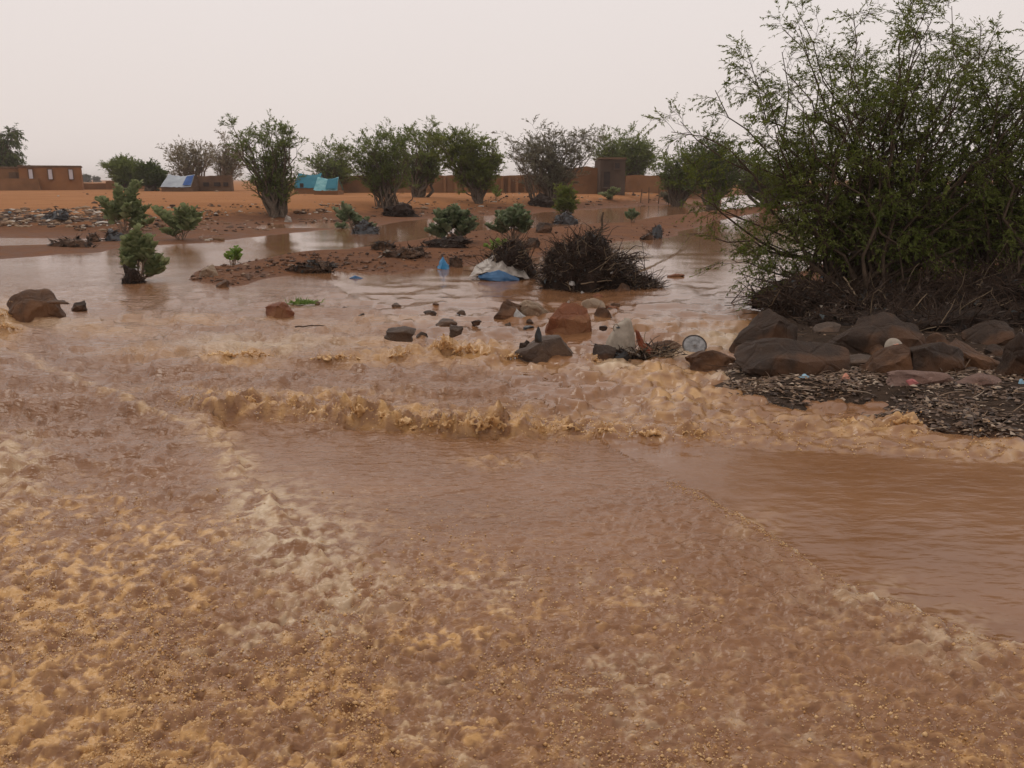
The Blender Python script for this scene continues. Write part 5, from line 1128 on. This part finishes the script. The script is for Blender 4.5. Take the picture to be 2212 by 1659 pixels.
# scattered litter: nobody could count it
M_LITTER = col_mat('bank_litter', [(0, (.085, .05, .032)), (.42, (.20, .115, .062)), (.68, (.34, .24, .155)), (.86, (.46, .40, .33)), (.95, (.55, .53, .50)), (.985, (.12, .24, .32))])
M_WETLEAF = col_mat('wet_leaf_litter', [(0, (.070, .045, .031)), (.28, (.125, .080, .054)), (.56, (.20, .130, .085)), (.77, (.31, .215, .14)), (.92, (.46, .37, .28))], .38)
M_GRAVEL = col_mat('island_gravel', [(0, (.11, .056, .03)), (.5, (.18, .085, .042)), (.85, (.075, .042, .026)), (.97, (.34, .24, .16))], .6)
def scatter(name, label, regs, mat, cat, size, flat=.5, sub=1):
    mb = MB()
    for (x0, y0, x1, y1, n, k) in regs:
        P = surf_many(RNG.uniform(x0, x1, n), RNG.uniform(y0, y1, n))
        g = ground_z(P[:, 0], P[:, 1]); P = P[g > .012]; n = len(P)
        if not n: continue
        s = np.clip(RNG.lognormal(math.log(size * k), .5, n), size * k * .35, size * k * 3)
        balls(mb, P, np.stack([s * RNG.uniform(.7, 1.8, n), s * RNG.uniform(.6, 1.2, n), s * RNG.uniform(.35, .9, n) * flat * 1.6], 1), sub, RNG.uniform(0, 1, n))
    V = np.concatenate(mb.V); mb.V = [V + RNG.normal(0, 1, V.shape) * size * .12]
    return tag(mb.build(name, mat, None, None, False, 'rnd'), label, cat, kind='stuff')
scatter('bank_litter', 'stones and scraps of rubbish strewn over the far bank', [(-60, 452, 250, 490, 1300, 1.2), (160, 446, 460, 500, 600, 1.0), (440, 440, 600, 500, 260, .9), (640, 440, 770, 486, 380, 1.0), (800, 432, 1060, 468, 200, 1), (1040, 410, 1430, 452, 360, 1.1), (430, 500, 480, 524, 40, .8), (-60, 405, 700, 450, 70, 1.1)], M_LITTER, 'litter', .045)
scatter('island_gravel', 'brown clods and gravel on the sand island', [(410, 545, 1000, 622, 1500, 1), (950, 470, 1500, 560, 500, .9)], M_GRAVEL, 'gravel', .018, .8)
scatter('right_bank_litter', 'pale rubbish and stones behind the mesquite on the right bank', [(2010, 470, 2330, 580, 420, 1.0), (1750, 540, 2050, 600, 120, .8)], M_LITTER, 'litter', .035)
mb = MB(); tb = MB()
for (x0, y0, x1, y1, n, sz, lo) in [(1535, 806, 2330, 856, 3200, .028, .40), (1560, 835, 2330, 975, 7500, .030, 0), (1560, 805, 1760, 850, 900, .032, .62), (1560, 690, 2300, 810, 1500, .026, 0)]:
    P = at(RNG.uniform(x0, x1, n), RNG.uniform(y0, y1, n), .02)
    g = ground_z(P[:, 0], P[:, 1]); P[:, 2] = g + .006; k = (g > -.012) & (RNG.uniform(0, 1, n) < np.clip(.6 + 1.2 * fbm(P[:, 0], P[:, 1], .4, 3, 401), .12, 1)); P = P[k]; n = len(P)
    D = nrm(unit(n) * (1, .55, .10) + np.array([.35, 0, .04])); l_ = sz * RNG.uniform(.6, 2.2, n)
    leaves(mb, P, D, l_, l_ * RNG.uniform(.35, .8, n), .10, np.tile([0, -.25, 1.6], (n, 1)), np.clip(RNG.uniform(lo, 1, n), 0, 1))
    m = n // 9; D = nrm(unit(m) * (1, .5, .12) + np.array([.5, 0, 0])); tw_ = P[:m] + np.array([0, 0, .008])
    for p, d_ in zip(tw_, D):
        L1 = RNG.uniform(.05, .2); tube(tb, bez(p, p + d_ * L1 * .5 + RNG.normal(0, .012, 3), p + d_ * L1, 5), np.linspace(.004, .002, 5), 3, False, RNG.uniform(.45 if lo else 0, 1))
tag(mb.build('leaf_litter', M_WETLEAF, None, None, True, 'rnd'), 'wet dark leaves and scraps matted over the right bank flat', 'litter', kind='stuff')
tag(tb.build('twig_litter', M_WETLEAF, None, None, True, 'rnd'), 'thin twigs and straws washed over the right bank flat', 'litter', kind='stuff')

# ------------------------------------------------------------------ dust in the air
hm = bpy.data.materials.new('dusty_air'); hm.use_nodes = True; ht = hm.node_tree; ht.nodes.clear()
ho = ht.nodes.new('ShaderNodeOutputMaterial'); hv = ht.nodes.new('ShaderNodeVolumePrincipled'); ht.links.new(hv.outputs[0], ho.inputs['Volume'])
hv.inputs['Color'].default_value = (0.90, 0.83, 0.78, 1); hv.inputs['Density'].default_value = 0.0006; hv.inputs['Anisotropy'].default_value = 0.2
mb = MB(); box(mb, (0, 0, 3.4), (3400, 3400, 9.4)); hz_ = mb.build('haze', hm, None, None, False); tag(hz_, kind='stuff')
